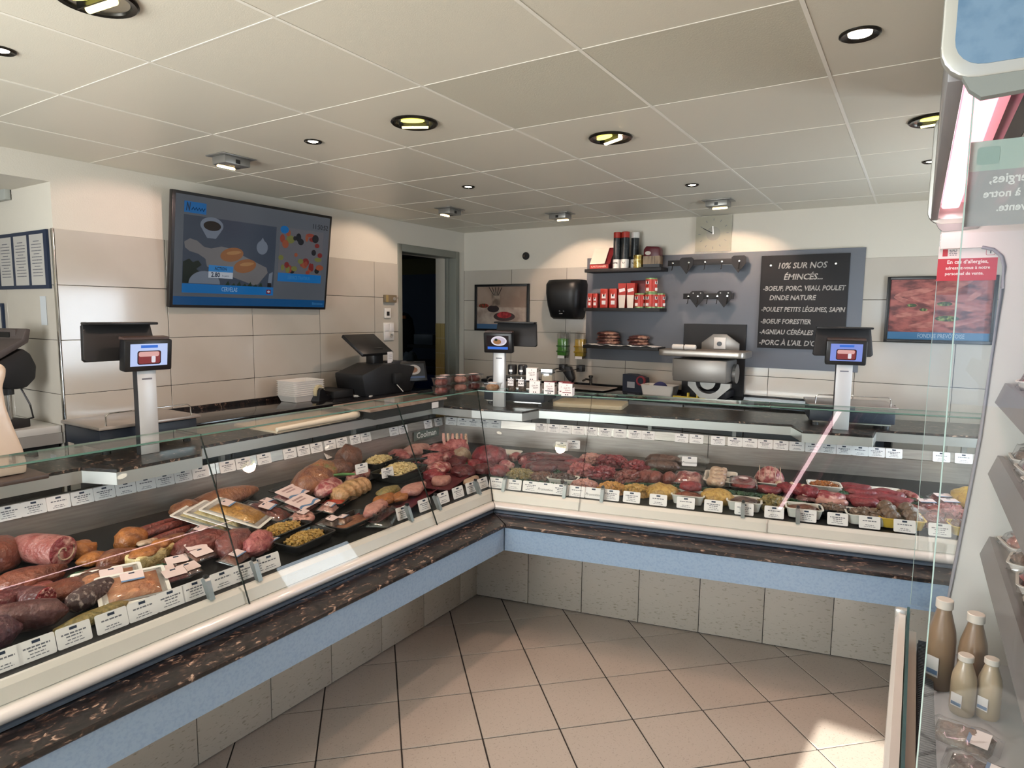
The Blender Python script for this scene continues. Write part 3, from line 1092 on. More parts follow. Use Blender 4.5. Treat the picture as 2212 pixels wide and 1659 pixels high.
put('salami', sausmesh(.24, .048, .02), meat('plum', '#4a2630', '#6f464a', 40, .5, .7), 'L', -2.50, -.02, 'plum coloured salami cut by the left edge', 'salami', yaw=-.2)
put('salami', sausmesh(.17, .034, .03), M_MOTT, 'L', -2.14, .04, 'dark dry sausage mottled with white mould', 'salami', yaw=.35)
put('smoked_meat', blobmesh(.16, .1, .05, 7, .2), M_SMOKE, 'L', -2.17, .17, 'reddish brown smoked meat behind the mottled sausage', 'smoked meat')
put('smoked_meat', blobmesh(.16, .09, .07, 8, .18), M_DRED, 'L', -2.34, .19, 'almost black smoked meat left of the cut salami', 'smoked meat')
put('smoked_meat', blobmesh(.22, .06, .03, 9, .2), M_GREENB, 'L', -2.18, -.06, 'flat brown herbed meat right behind the price cards', 'smoked meat', yaw=.1)
pouch('L', -2.06, .10, .19, .15, .016, M_SALM, 'clear blue-edged pack of salmon coloured slices, the rear of two', yaw=-.35, backing=WPLAST, lift=.01, lx=.01, ly=.03, tilt=.3)
pouch('L', -2.03, .0, .19, .15, .018, M_SALM, 'clear blue-edged pack of salmon coloured slices, the front of two', yaw=-.35, backing=WPLAST, seed=3, lift=.016, lx=.0, ly=.03, tilt=.3)
for i, (s, d, l, w_, h, lab, m_) in enumerate([
        (-1.98, .47, .10, .08, .055, 'small round orange smoked lump next to the pancetta', M_ORANGE), (-1.82, .42, .12, .09, .075, 'tall rounded orange smoked lump at the back', M_ORANGE),
        (-1.99, .37, .09, .07, .04, 'low orange smoked lump in front of the small round one', M_ORANGE), (-1.93, .30, .14, .09, .05, 'orange smoked piece with grey edge before the tall lump', M_ROAST)]):
    put('smoked_piece', blobmesh(l, w_, h, 11 + i, .2), m_, 'L', s, d, lab, 'smoked food')
for s, d, l, w_, h, yaw, lab in [(-1.88, .20, .12, .085, .06, .2, 'block of orange smoked terrine with pale cut sides, the larger'), (-1.79, .25, .08, .07, .05, -.1, 'block of orange smoked terrine with pale cut sides, the smaller')]:
    t = empty('terrine_block', at('L', s, d, dz(d)), (0, 0, YAW['L'] + yaw), label=lab, cat='terrine')
    box('block', (l, w_, h), (0, 0, h / 2), M_PASTA, t, bev=.012)
    obj('crust', blobmesh(l * 1.04, w_ * 1.05, .024, 3, .15, flat=.2), M_ORANGE, t, (0, 0, h * .86))
garnish('L', -2.08, .25, .10, .06, 2, 'dark green parsley clump left of the salmon packs')
garnish('L', -1.88, .10, .11, .04, 3, 'dark green parsley strip behind the wrapped vacuum packs')
for k in range(4):
    put('smoked_sausage', sausmesh(.27, .0165, .05), M_SAUS, 'L', -1.68 + .01 * k, .50 - .042 * k, 'long reddish smoked sausage, %s of four from the back' % ORD[k], 'sausage', yaw=.1, lift=.018 if k in (1, 2) else 0, group='long smoked sausages in a row')
t = empty('paper_tag', at('L', -1.79, .36, dz(.36) + .02), (0, 0, YAW['L']), label='crumpled paper tag at the ends of the long sausages', cat='paper tag')
obj('sheet', slabmesh(.075, .055, .012, 4), M_FAT, t)
obj('stamp', slabmesh(.04, .03, .01, 6), WHITE, t, (.01, -.045, -.015))
put('boiled_sausage', sausmesh(.17, .028, .1), M_ROAST, 'L', -1.75, .26, 'bent brownish boiled sausage before the long sausages', 'sausage', yaw=.2)
put('boiled_sausage', blobmesh(.22, .11, .075, 401, .22, 2.2), M_LSAUS, 'L', -1.66, .17, 'thick reddish boiled sausage lying level with the clip', 'sausage', yaw=-.1)
put('boiled_sausage', blobmesh(.2, .12, .08, 402, .25, 2.2), M_LSAUS, 'L', -1.59, .08, 'thick pinkish boiled sausage beside the clear packs', 'sausage', yaw=.6)
put('boiled_sausage', blobmesh(.17, .1, .07, 403, .25, 2.2), M_PINK, 'L', -1.53, .01, 'short pink boiled sausage behind the second clip', 'sausage', yaw=.5, lift=.004)
for i, (s, d, l, m_, lab) in enumerate([(-1.82, .10, .10, M_SMOKE, 'labelled pack of dried meat, leftmost of the upper row'), (-1.72, .14, .09, M_RED, 'labelled pack of dried meat, topmost against the thick sausage'),
                                        (-1.74, .07, .10, M_SMOKE, 'labelled pack of dried meat just under the topmost one'), (-1.90, .05, .11, M_TOM, 'labelled pack of bright red dried meat next to salmon packs'),
                                        (-1.90, -.02, .10, M_RED, 'labelled pack of dried meat directly behind the front cards'), (-1.83, .01, .09, M_SMOKE, 'labelled pack of dried meat in the middle of the pile')]):
    pouch('L', s, d, l, .075, .012, m_, lab, yaw=-.3 + .17 * (i % 3), lift=.012 + .012 * (i in (1, 2, 4)), seed=20 + i, lw=.075, stripe=False, tilt=.3)
put('terrine_loaf', blobmesh(.12, .14, .075, 31, .14, flat=.6), M_LOAF, 'L', -1.50, .56, 'short brown terrine loaf standing behind the clear packs', 'terrine')
put('terrine_loaf', blobmesh(.34, .13, .07, 32, .12, flat=.6), M_LOAF, 'L', -1.29, .60, 'long brown terrine loaf along the steel back', 'terrine', yaw=.06)
for k, (s, d) in enumerate([(-1.50, .38), (-1.47, .33), (-1.43, .28)]):
    pouch('L', s, d, .17, .25, .022, M_CURRY if k == 2 else M_PASTA, 'white edged clear pack of golden slices, %s of three from the back' % ORD[k], yaw=.55, lift=.006 + .016 * k, seed=40 + k, backing=WPLAST, ly=.06, tilt=.3)
t = empty('round_sticker', at('L', -1.45, .20, dz(.2) + .062), (0, 0, YAW['L'] + .4), label='small round pink sticker on the golden slices pack', cat='sticker')
cyl('disc', .022, 0, .0015, LBLP, t)
obj('printed_lines', dashmesh(.03, [(.004, .014, .004), (-.005, .026, .005)], 6), PRINT, t, (0, 0, .0018))
t = pouch('L', -1.29, .27, .15, .23, .03, M_SAUS, 'black card pack with red meat sticks and a paper label', yaw=.55, lift=.005, seed=50, backing=M_TRAYB, tilt=.28, ly=.01, name='snack_pack', lw=.085)
obj('lettering', dashmesh(.1, [(.088, .09, .016)], 5), WHITE, t, (0, 0, .006))
for s, d, yaw, lab in [(-1.05, .40, .35, 'pink printed card pack with blue wave, the rear of two'), (-1.11, .25, .35, 'pink printed card pack with blue wave, the front of two')]:
    t = empty('printed_pack', at('L', s, d, dz(d) + .03), (Matrix.Rotation(YAW['L'] + yaw, 3, 'Z') @ Matrix.Rotation(.3, 3, 'X')).to_euler(), label=lab, cat='meat pack')
    obj('pouch', padmesh(.19, .13, .022, 7), FILM, t)
    obj('contents', padmesh(.16, .1, .016, 8, 8, .3), M_PINK, t)
    prism('printed_card', rrect_pts(.165, .105, .006, 2), .024, .0255, LBLP, t)
    wv = [(-.0825 + .0165 * i, -.03 + .008 * sin(i * .9)) for i in range(11)]
    prism('blue_wave', wv + [(x, y - .013) for x, y in wv[::-1]], .0257, .0263, LBLB, t)
    obj('printed_lines', dashmesh(.1, [(.03, .09, .012), (.01, .08, .01)], 7), mat('print_rose', '#a98a8a', rough=.6), t, (0, 0, .0264))
put('sausage_coil', tubemesh([(.03 * cos(a) * (.5 + a / 12), .03 * sin(a) * (.5 + a / 12), .014) for a in [i * .45 for i in range(22)]], .0125, 8), M_PALE, 'L', -1.21, .11, 'greyish pink coiled sausage between packs and gratin trays', 'sausage', lift=.012)
for s, d, lab in [(-1.36, .08, 'black tray of golden potato gratin, the rear of two'), (-1.36, -.07, 'black ribbed tray of golden potato gratin, the front of two')]:
    t = dish('L', s, d, .24, .135, .034, M_TRAYB, M_YEL, .03, lab, yaw=.12, n=200, ps=.008, seed=60, name='gratin_tray')
    t = None
pouch('L', -1.50, .08, .085, .06, .016, M_PINK, 'small labelled sausage pack left of the gratin trays, the rear', yaw=.2, lift=.015, seed=61, lw=.072)
pouch('L', -1.49, 0., .09, .065, .02, M_DSAUS, 'small labelled sausage pack left of the gratin trays, the front', yaw=.3, lift=.015, seed=62, lw=.08)
dish('L', -1.08, -.05, .26, .15, .03, M_TRAYB, M_LOAF, .012, 'shallow black tray holding a small labelled pack', yaw=.1, seed=63, name='pack_tray')
pouch('L', -1.11, -.03, .10, .07, .02, M_LOAF, 'little labelled pack lying in the shallow black tray', yaw=.3, lift=.022, seed=64, lw=.05)
put('plastic_bag', padmesh(.24, .11, .03, 66, 10, .5), FILM, 'L', -.93, -.12, 'crumpled clear plastic bag next to the shallow black tray', 'bag', yaw=.5, lift=.01)
dish('L', -.95, .20, .15, .12, .03, M_TRAYB, M_TOM, .014, 'square black tray of bright red tomato sauce', yaw=.5, seed=65, name='sauce_tray')
for s, d, sx, sy, sz, m_, seed, lab in [(-.86, .46, .24, .17, .115, M_ROAST, 70, 'large marinated roast at the front left of the roasts'), (-.70, .58, .26, .17, .10, meat('marinade', '#8f5a38', '#6a7038', 14, .5, .7), 71, 'marinated roast with green herbs in the middle'),
                                       (-.46, .62, .17, .14, .14, M_BROWN, 72, 'dark netted roast leaning against the steel back')]:
    put('roast', blobmesh(sx, sy, sz, seed, .16, 1.8), m_, 'L', s, d, lab, 'roast', yaw=.2)
t = empty('stuffed_roast', at('L', -.78, .26, dz(.26)), (0, 0, YAW['L'] + .25), label='pale orange stuffed roast tied in segments', cat='roast')
for k in range(5):
    obj('segment', blobmesh(.075, .13 - .008 * abs(k - 2), .085 - .006 * abs(k - 2), 75 + k, .1), M_STUFF, t, (-.11 + .055 * k, 0, 0))
put('herb_slice', blobmesh(.15, .08, .035, 81, .2), M_GREENB, 'L', -.62, .14, 'flat green herbed piece right of the stuffed roast', 'meat')
put('spring_onion', tubemesh([(-.06, 0, .012), (0, .003, .014), (.06, 0, .012)], [.006, .008, .006], 8), mat('onion_green', '#4c7a3c', rough=.5), 'L', -.70, .41, 'green spring onion lying between the roasts', 'vegetable', yaw=-.7, lift=.05)
put('roast', blobmesh(.20, .08, .05, 82, .2), M_MARB, 'L', -.55, .44, 'narrow strip of pale rind and meat behind the pasta salad', 'roast', yaw=.3)
t = dish('L', -.36, .30, .32, .19, .05, M_TRAYB, M_PASTA, .055, 'black tray heaped with yellow pasta salad, the front one', yaw=.15, n=320, ps=.011, seed=83, name='salad_tray')
tube('spoon', [(.02, -.02, .1), (.09, -.06, .10), (.16, -.09, .09)], [.006, .006, .005], BLACK, t)
dish('L', -.30, .52, .24, .14, .05, M_TRAYB, M_PASTA, .05, 'black tray heaped with yellow pasta salad, the rear one', yaw=.15, n=220, ps=.011, seed=84, name='salad_tray')
dish('L', -.06, .47, .34, .22, .045, M_TRAYB, M_TRAYB, .01, 'empty looking large black tray behind the pasta salad', yaw=.1, seed=85, name='empty_tray')
put('meat_slice', slabmesh(.17, .08, .025, 86), M_ORANGE, 'L', -.77, .03, 'orange spiced escalope on burgundy paper, the left one', 'meat', yaw=.3, lift=.016)
put('meat_slice', slabmesh(.15, .07, .022, 87), M_ORANGE, 'L', -.68, .0, 'orange spiced escalope on burgundy paper, the right one', 'meat', yaw=.45, lift=.02)
put('meat_slice', slabmesh(.22, .09, .03, 88), M_PALE, 'L', -.55, .03, 'long pale pink fillet on burgundy paper', 'meat', yaw=.3, lift=.016)
put('meat_slice', slabmesh(.20, .08, .028, 89), M_PALE, 'L', -.90, -.03, 'pale pink fillet nearest the first corner price card', 'meat', yaw=.35, lift=.016)
for s, d, l, w_, lab in [(-.88, -.04, .30, .13, 'burgundy tray under the nearest pale fillet'), (-.62, .0, .36, .16, 'burgundy tray under the escalopes and long fillet'), (-.28, .04, .3, .18, 'burgundy tray under the meat at the counter corner')]:
    put('burgundy_tray', traymesh(l, w_, .014, .012, .002), M_BURG, 'L', s, d, lab, 'food tray', yaw=.3)
for s, d, sx, sy, sz, m_, seed, lab in [(.10, .58, .30, .13, .06, M_PALE, 90, 'long pale pork loin at the corner by the steel back'), (.20, .46, .18, .12, .06, M_PINK, 91, 'round pink pork piece at the corner'),
                                       (.14, .33, .14, .10, .045, M_MARB, 92, 'flat marbled chop before the pork pieces'), (-.12, .20, .20, .12, .06, M_MARB, 93, 'marbled pork neck on the burgundy tray'),
                                       (-.06, .06, .14, .13, .06, M_DRED, 94, 'dark red beef piece at the corner front'), (-.30, .04, .14, .08, .035, M_PALE, 95, 'pale chicken piece in front of the pork neck'),
                                       (-.14, -.06, .14, .06, .02, M_FAT, 96, 'pale rind strip beside the last corner price card')]:
    put('meat_cut', slabmesh(sx, sy, sz, seed) if sz < .05 else blobmesh(sx, sy, sz, seed, .2, 2.0), m_, 'L', s, d, lab, 'meat', yaw=.2)
t = empty('rib_rack', at('L', .34, .42, dz(.42)), (0, 0, YAW['L'] - .5), label='upright rack of ribs with orange bones in the corner', cat='meat')
obj('meat', blobmesh(.19, .09, .10, 97, .25, 2.5), M_PINK, t)
for k in range(6):
    tube('rib_bone', [(-.08 + .032 * k, 0, .05), (-.085 + .033 * k, .012, .1), (-.08 + .034 * k, .03, .135 - .004 * k)], [.012, .011, .009], M_FAT if k % 2 else M_PALE, t, n=7)
put('meat_cut', blobmesh(.13, .1, .07, 98, .25, 2.2), M_FAT, 'L', .22, .28, 'fatty pale joint piece right of the rib rack', 'meat')
put('meat_cut', blobmesh(.15, .12, .05, 99, .25, 2.2), M_MARB, 'L', .28, .52, 'marbled belly piece behind the rib rack', 'meat')

# ------------------------------------------------------------------ right counter, from the corner to the chiller
for s, d, sx, sy, sz, m_, seed, lab, yaw in [
        (-.02, .27, .20, .16, .10, M_RED, 110, 'big round dark red beef joint at the corner', .1), (.13, .05, .11, .10, .055, M_RED, 111, 'small red beef piece behind the first front card', 0),
        (.02, .06, .12, .10, .05, M_DRED, 112, 'dark red beef slice beside the corner clip', .4),
        (.12, .19, .09, .07, .045, M_MARB, 113, 'marbled oxtail piece, the front of three', 0), (.12, .37, .09, .07, .045, M_MARB, 114, 'marbled oxtail piece, the rear of three', .6), (.20, .31, .08, .06, .045, M_MARB, 115, 'marbled oxtail piece, the right of three', 1.2)]:
    put('beef_cut', blobmesh(sx, sy, sz, seed, .2, 2.0), m_, 'R', s, d, lab, 'meat', yaw=yaw)
for i, (s, d, l, w_, yaw, lab) in enumerate([(.28, .44, .22, .12, .2, 'dark beef slice at the back of the pile'), (.25, .34, .17, .10, -.2, 'dark beef slice left in the pile'), (.38, .36, .22, .12, .4, 'dark beef slice in the middle of the pile'),
                                             (.30, .22, .15, .09, .1, 'dark beef slice low left in the pile'), (.42, .24, .22, .13, -.4, 'broad dark beef slice right in the pile'), (.36, .14, .18, .10, .1, 'dark beef slice at the front of the pile'), (.50, .38, .13, .10, .9, 'dark beef slice below the standing cards')]):
    put('beef_slice', slabmesh(l, w_, .034, 120 + i), M_DRED if i % 3 else M_RED, 'R', s, d, lab, 'meat', yaw=yaw, lift=.012 * (i % 3), group='dark beef slices')
put('white_tray', traymesh(.16, .12, .02), M_TRAYW, 'R', .02, .46, 'flat white tray behind the round beef joint', 'food tray')
put('herb_strips', heapmesh(.16, .12, .045, 150, .012, 130), M_GREENB, 'R', .27, .04, 'heap of green herbed meat strips', 'meat', kind='stuff')
put('brown_strips', heapmesh(.16, .11, .04, 140, .012, 131), M_BROWN, 'R', .41, .03, 'heap of brown marinated meat strips', 'meat', kind='stuff')
dish('R', .54, .01, .17, .11, .035, M_TRAYW, M_DSAUS, .03, 'white tray of dark brown marinated meat, first from the corner', seed=132, n=60, ps=.016)
garnish('R', .52, .28, .30, .05, 133, 'diagonal dark green parsley border right of the dark beef', yaw=1.15)
for s, d, sx, sy, sz, m_, seed, lab in [(.60, .22, .15, .13, .055, M_PINK, 140, 'heap of pink sliced veal strips'), (.61, .47, .14, .10, .05, M_PALE, 141, 'heap of pale turkey strips at the back'), (.74, .44, .20, .13, .06, M_RED, 142, 'heap of red sliced beef strips at the back'),
                                       (.73, .20, .16, .14, .055, M_RED, 143, 'heap of bright red beef strips at the front'), (.89, .18, .16, .15, .05, M_LSAUS, 144, 'heap of minced pork near the parsley'), (.91, .38, .16, .14, .055, M_RED, 145, 'heap of red minced beef at the back')]:
    put('sliced_meat', heapmesh(sx, sy, sz, 150, .013, seed, 2.6), m_, 'R', s, d, lab, 'meat', kind='stuff')
garnish('R', .985, .30, .30, .045, 146, 'diagonal parsley border left of the dark sausages', yaw=1.2)
for s, m_, lab, seed in [(.685, M_PALE, 'heap of pale pink sliced meat behind the Promotion card', 150), (.84, M_CURRY, 'heap of orange curry meat strips in a green dish', 151), (.975, M_YEL, 'heap of yellow breaded strips in the front row', 152)]:
    put('marinated_meat', heapmesh(.15, .12, .05, 150, .012, seed, 2.0), m_, 'R', s, -.06, lab, 'meat', kind='stuff')
for d, lab in [(.53, 'thick dark sausage, the rear of two'), (.40, 'thick dark sausage, the front of two')]:
    put('dark_sausage', sausmesh(.20, .033, .05), M_DSAUS, 'R', 1.05, d, lab, 'sausage', yaw=-.05)
put('meat_parcel', blobmesh(.10, .10, .055, 155, .25, 2.5), M_LSAUS, 'R', .99, .21, 'pinkish stuffed meat parcel left of the two round ones', 'meat')
put('meat_parcel', blobmesh(.075, .085, .06, 156, .15, 2.5), M_LSAUS, 'R', 1.045, .19, 'round stuffed meat parcel, left of two', 'meat')
put('meat_parcel', blobmesh(.08, .085, .06, 157, .15, 2.5), M_LSAUS, 'R', 1.125, .20, 'round stuffed meat parcel, right of two', 'meat')
t = empty('clear_lid_box', at('R', 1.22, .55, dz(.55)), (0, 0, YAW['R']), label='clear plastic lidded box behind the wrapped neck steaks', cat='food box')
obj('box', traymesh(.2, .15, .05), CLEAR, t)
obj('lid', padmesh(.205, .155, .02, 3, 8, .05), CLEAR, t, (0, 0, .054))
pouch('R', 1.225, .22, .18, .18, .035, M_MARB, 'film wrapped marbled neck steaks with a Promotion card', lift=.02, seed=160, stripe=False, lw=.001, tilt=.1)
put('white_tray', traymesh(.15, .22, .025), M_TRAYW, 'R', 1.40, .33, 'white tray under the pale sausage rounds', 'food tray')
for k, (s, d) in enumerate([(1.385, .41), (1.385, .32), (1.385, .23), (1.38, .15)]):
    t = put('meat_round', slabmesh(.085, .075, .03, 162 + k, irr=.05), M_FAT, 'R', s, d, 'pale round meat patty, %s from the back' % ORD[k], 'meat', lift=.02 + .004 * k, group='pale rounds on the white tray')
t = empty('mince_pack', at('R', 1.525, .25, dz(.25)), (0, 0, YAW['R']), label='long film wrapped tray of red minced meat with round sticker', cat='meat pack')
obj('tray', traymesh(.14, .26, .03), M_TRAYB, t)
obj('mince', blobmesh(.135, .25, .05, 165, .08, 3, 3, .5), M_MINCE, t, (0, 0, .01))
obj('film', padmesh(.14, .15, .02, 9, 9, .2), FILM, t, (0, -.055, .05))
cyl('sticker', .024, 0, .0015, LBLP, t, (0, -.06, .071))
t = empty('netted_roast', at('R', 1.665, .37, dz(.37)), (0, 0, YAW['R']), label='rolled roast in a string net on a white tray', cat='roast')
obj('tray', traymesh(.15, .16, .02), M_TRAYW, t)
obj('roast', blobmesh(.15, .13, .09, 168, .1, 1.5), M_MARB, t, (0, 0, .01))
for k in range(5):
    obj('string', tubemesh([(-.055 + .0275 * k, .062 * cos(a), .045 + .056 * sin(a)) for a in [i * pi / 10 for i in range(11)]], .0018, 5), M_FAT, t)
put('beef_slice', slabmesh(.14, .07, .025, 170), M_RED, 'R', 1.655, .215, 'bright red slice in front of the netted roast', 'meat')
for k, (s, d, yaw) in enumerate([(1.75, .26, .3), (1.81, .22, .2), (1.86, .17, .1)]):
    t = empty('veal_chop', at('R', s, d, dz(d) + .01 * k), (0, 0, YAW['R'] + yaw), label='red chop with pale bone end, %s from the left' % ORD[k], cat='meat', group='red chops')
    obj('meat', slabmesh(.09, .13, .04, 172 + k), M_RED, t)
    obj('bone', blobmesh(.04, .05, .035, 175 + k, .1), M_FAT, t, (-.02, .06, .01))
pouch('R', 1.84, .12, .12, .08, .02, M_LSAUS, 'film wrapped pack catching the pink lamp reflection', lift=.01, seed=179, stripe=False, lw=.04)
dish('R', 1.945, .33, .165, .13, .04, M_TRAYW, M_ORANGE, .03, 'white tray of orange grated gratin at the back', seed=180, n=150, ps=.01, name='gratin_tray')
put('meat_cut', slabmesh(.14, .09, .04, 181), M_MARB, 'R', 1.945, .15, 'marbled bacon slices below the orange gratin tray', 'meat')
put('meat_cut', slabmesh(.13, .06, .03, 182), M_PALE, 'R', 1.955, .09, 'pale bacon slice right in front of the marbled one', 'meat')
garnish('R', 2.03, .24, .26, .05, 183, 'parsley border left of the red steaks', yaw=1.25)
for i, (s, d, l, w_, yaw, lab) in enumerate([(2.10, .38, .17, .11, .1, 'red steak, top left of the six'), (2.11, .28, .13, .08, 0, 'red steak, second row left'), (2.12, .20, .16, .08, .1, 'red steak, third row left'), (2.12, .12, .13, .07, 0, 'red steak, bottom row left'),
                                             (2.245, .32, .16, .12, .2, 'red steak, top right of the six'), (2.26, .20, .17, .12, -.3, 'red steak, bottom right of the six')]):
    put('steak', slabmesh(l, w_, .03, 185 + i), M_RED, 'R', s, d, lab, 'meat', yaw=yaw, lift=.006 * (i % 2), group='red steaks')
put('steak', slabmesh(.14, .06, .03, 195), M_LSAUS, 'R', 2.31, .11, 'narrow pinkish steak below the six red ones', 'meat', yaw=-.3)
put('white_tray', traymesh(.26, .16, .015), M_TRAYW, 'R', 2.18, .36, 'white tray under the red steaks', 'food tray')
garnish('R', 2.36, .22, .3, .05, 196, 'parsley border right of the red steaks', yaw=1.2)
garnish('R', 1.35, .075, .9, .045, 197, 'long parsley border between front row and packs')
t = empty('rib_strip', at('R', 2.35, .32, dz(.32)), (0, 0, YAW['R'] - 1.2), label='long raw rib strip standing in the parsley', cat='meat')
obj('meat', sausmesh(.16, .022, .08), M_MARB, t)
obj('bone_end', blobmesh(.035, .03, .03, 3, .1), M_FAT, t, (-.075, 0, .004))
for i, (s, d, lab) in enumerate([(2.40, .18, 'labelled steak pack next to the rib strip'), (2.50, .30, 'labelled steak pack behind the chiller edge, the upper'), (2.51, .22, 'labelled steak pack behind the chiller edge, the lower')]):
    pouch('R', s, d, .11, .11, .025, M_MARB, lab, yaw=.2, lift=.012, seed=200 + i, lw=.075, tilt=.12)
put('sausage_meat', heapmesh(.15, .12, .05, 60, .02, 204, 2.5), M_PINK, 'R', 2.48, .08, 'pile of pink sausage meat near the chiller', 'meat', kind='stuff')
put('yellow_poultry', blobmesh(.15, .2, .08, 205, .2), meat('poultry', '#c9a23f', '#a87f2c', 20), 'R', 2.62, .30, 'yellow chicken seen through the chiller side glass', 'poultry')
dish('R', 2.62, .08, .12, .16, .03, M_TRAYY, M_PINK, .02, 'yellow tray of pink meat at the far right', seed=206)
dish('R', 2.50, -.11, .15, .12, .04, M_TRAYY, M_BROWN, .025, 'yellow tray of brown meat behind the last clip', seed=207, n=60, ps=.016)
put('sausage_meat', heapmesh(.14, .09, .04, 80, .014, 208, 2.), M_LSAUS, 'R', 2.37, -.06, 'orange brown minced heap behind a front card near the chiller', 'meat', kind='stuff')
# front row of marinated meats
for s, m_, lab, seed in [(1.115, M_YEL, 'heap of golden breaded schnitzels, first in the front row', 210), (1.395, M_YEL, 'heap of golden breaded schnitzels, second in the front row', 211)]:
    put('breaded_meat', blobmesh(.155, .12, .065, seed, .2, 2.2), m_, 'R', s, -.05, lab, 'meat')
dish('R', 1.25, -.08, .165, .12, .045, M_TRAYW, M_SMOKE, .035, 'white tray of brown marinated chops with a red piece', seed=212)
put('meat_cut', blobmesh(.10, .06, .04, 213, .2), M_RED, 'R', 1.255, -.03, 'red steak lying on the white tray of marinated chops', 'meat', lift=.05)
dish('R', 1.53, -.09, .165, .12, .045, M_TRAYW, M_DSAUS, .04, 'white tray of dark brown marinated steaks behind a clip', seed=214)
put('herb_strips', heapmesh(.13, .11, .06, 120, .014, 215), M_GREENB, 'R', 1.67, -.05, 'heap of dark green herbed meat in the front row', 'meat', kind='stuff')
dish('R', 1.81, -.10, .165, .12, .045, M_TRAYW, M_BROWN, .035, 'white tray of red brown marinated meat under the pink reflection', seed=216)
dish('R', 1.95, -.06, .13, .11, .04, M_TRAYB, M_GREY, .03, 'black tray of dark marinated meat in the front row', seed=217, n=70, ps=.015)
dish('R', 2.085, -.10, .175, .13, .045, M_TRAYW, M_GREY, .035, 'white tray of grey mushroom meat in the front row', seed=218, n=80, ps=.017)
t = dish('R', 2.23, -.09, .19, .16, .045, M_TRAYY, M_GREENB, .01, 'yellow tray with two plaited herbed meat rolls', seed=219)
for q in (-.045, .045):
    for k in range(4):
        obj('plait', blobmesh(.075, .05, .05, 220 + k, .2), M_GREY, t, (q + .006 * (-1) ** k, -.05 + .034 * k, .03 + .006 * k), (0, 0, .5 * (-1) ** k))

put('grass_mat', heapmesh(2.5, .10, .012, 900, .012, 260, 1.2, base=False), PARS, 'R', 1.25, -.03, 'dark green decorative grass strip under the right front row', 'grass strip', kind='stuff').scale = (1, 1, 1)
sg = empty('maker_plate', atc('L', .34, .689, .888), (pi / 2, 0, YAWC['L']), label='grey plate lettered Coolman on the steel back near the corner', cat='sign')
rect('plate', 0, 0, .27, .062, 0, mat('plate_grey', '#59635d', rough=.5), sg, th=.002)
text('lettering', 'Coolman', .058, mat('plate_white', '#e6e9e4', rough=.5), sg, 0, 0, .0026, bold=.0008)

# more goods that fill the left counter
put('roasting_tray', traymesh(.52, .30, .02, .02, .003), M_TRAYB, 'L', -.74, .46, 'wide black tray under the marinated roasts', 'food tray', yaw=.15)
put('roast', blobmesh(.17, .12, .08, 410, .2, 1.9), M_BROWN, 'L', -.60, .54, 'small brown roast tucked behind the green onion', 'roast', lift=.015)
put('roast', blobmesh(.2, .12, .07, 411, .22, 1.9), M_MARB, 'L', -.86, .34, 'marbled roast lying before the large marinated roast', 'roast', yaw=.4, lift=.01)
put('black_tray', traymesh(.62, .34, .016, .02, .003), M_TRAYB, 'L', -1.2, .30, 'flat black tray under the printed packs', 'food tray', yaw=.1)
for i, (s_, d_, m_, lab) in enumerate([(-1.20, .40, M_PINK, 'pink labelled pack half under the rear printed card pack'), (-1.19, .15, M_PALE, 'labelled pale sausage pack left of the coiled sausage'), (-1.04, .14, M_PALE, 'labelled pale pack right of the coiled sausage'),
                                       (-1.16, -.01, M_DSAUS, 'labelled dark sausage pack right of the front gratin tray'), (-1.66, -.03, M_SMOKE, 'labelled dried meat pack between the two glass clips'), (-1.60, .30, M_SAUS, 'dark vacuum pack behind the thick sausages')]):
    pouch('L', s_, d_, .13, .09, .018, m_, lab, yaw=.3 + .1 * (i % 3), lift=.016, seed=420 + i, lw=.06, tilt=.2, stripe=i % 2 == 0)
for i, (s_, d_, sx, sy, sz, m_, lab) in enumerate([(.02, .36, .17, .12, .06, M_PINK, 'pink pork piece left of the rib rack'), (.06, .20, .16, .12, .06, M_DRED, 'dark red beef piece before the rib rack'), (.12, .10, .13, .10, .05, M_RED, 'red beef piece at the very corner of the counter'),
                                                   (-.18, .34, .13, .09, .045, M_MARB, 'small marbled chop behind the pork neck'), (-.05, .58, .2, .1, .05, M_PINK, 'flat pink loin behind the empty black tray'), (-.24, .14, .14, .1, .05, M_RED, 'red meat piece left of the pork neck')]):
    put('meat_cut', blobmesh(sx, sy, sz, 430 + i, .28, 2.3), m_, 'L', s_, d_, lab, 'meat', yaw=.3 * i)
put('parsley_garnish', heapmesh(.16, .05, .03, 90, .011, 441, 1.3), PARS, 'L', .1, .14, 'small dark green parsley tuft between beef at the corner', 'garnish', kind='stuff')
put('smoked_meat', blobmesh(.2, .12, .05, 442, .25, 2), M_SMOKE, 'L', -2.2, .36, 'flat smoked meat between ham slice and pancetta', 'smoked meat')
put('smoked_meat', blobmesh(.16, .1, .05, 443, .25, 2), M_BROWN, 'L', -2.06, .19, 'dark smoked piece behind the salmon packs', 'smoked meat')

# ================================================================== SCALES AND THINGS ON THE WORKTOP
SCR = {}


def scr(name, col, e=1.):
    return mat('screen_' + name, '#050505', rough=.15, emit=e * .72, ecol=col)


POLE = mat('pole_silver', '#c4c6c6', rough=.4, metal=.35)


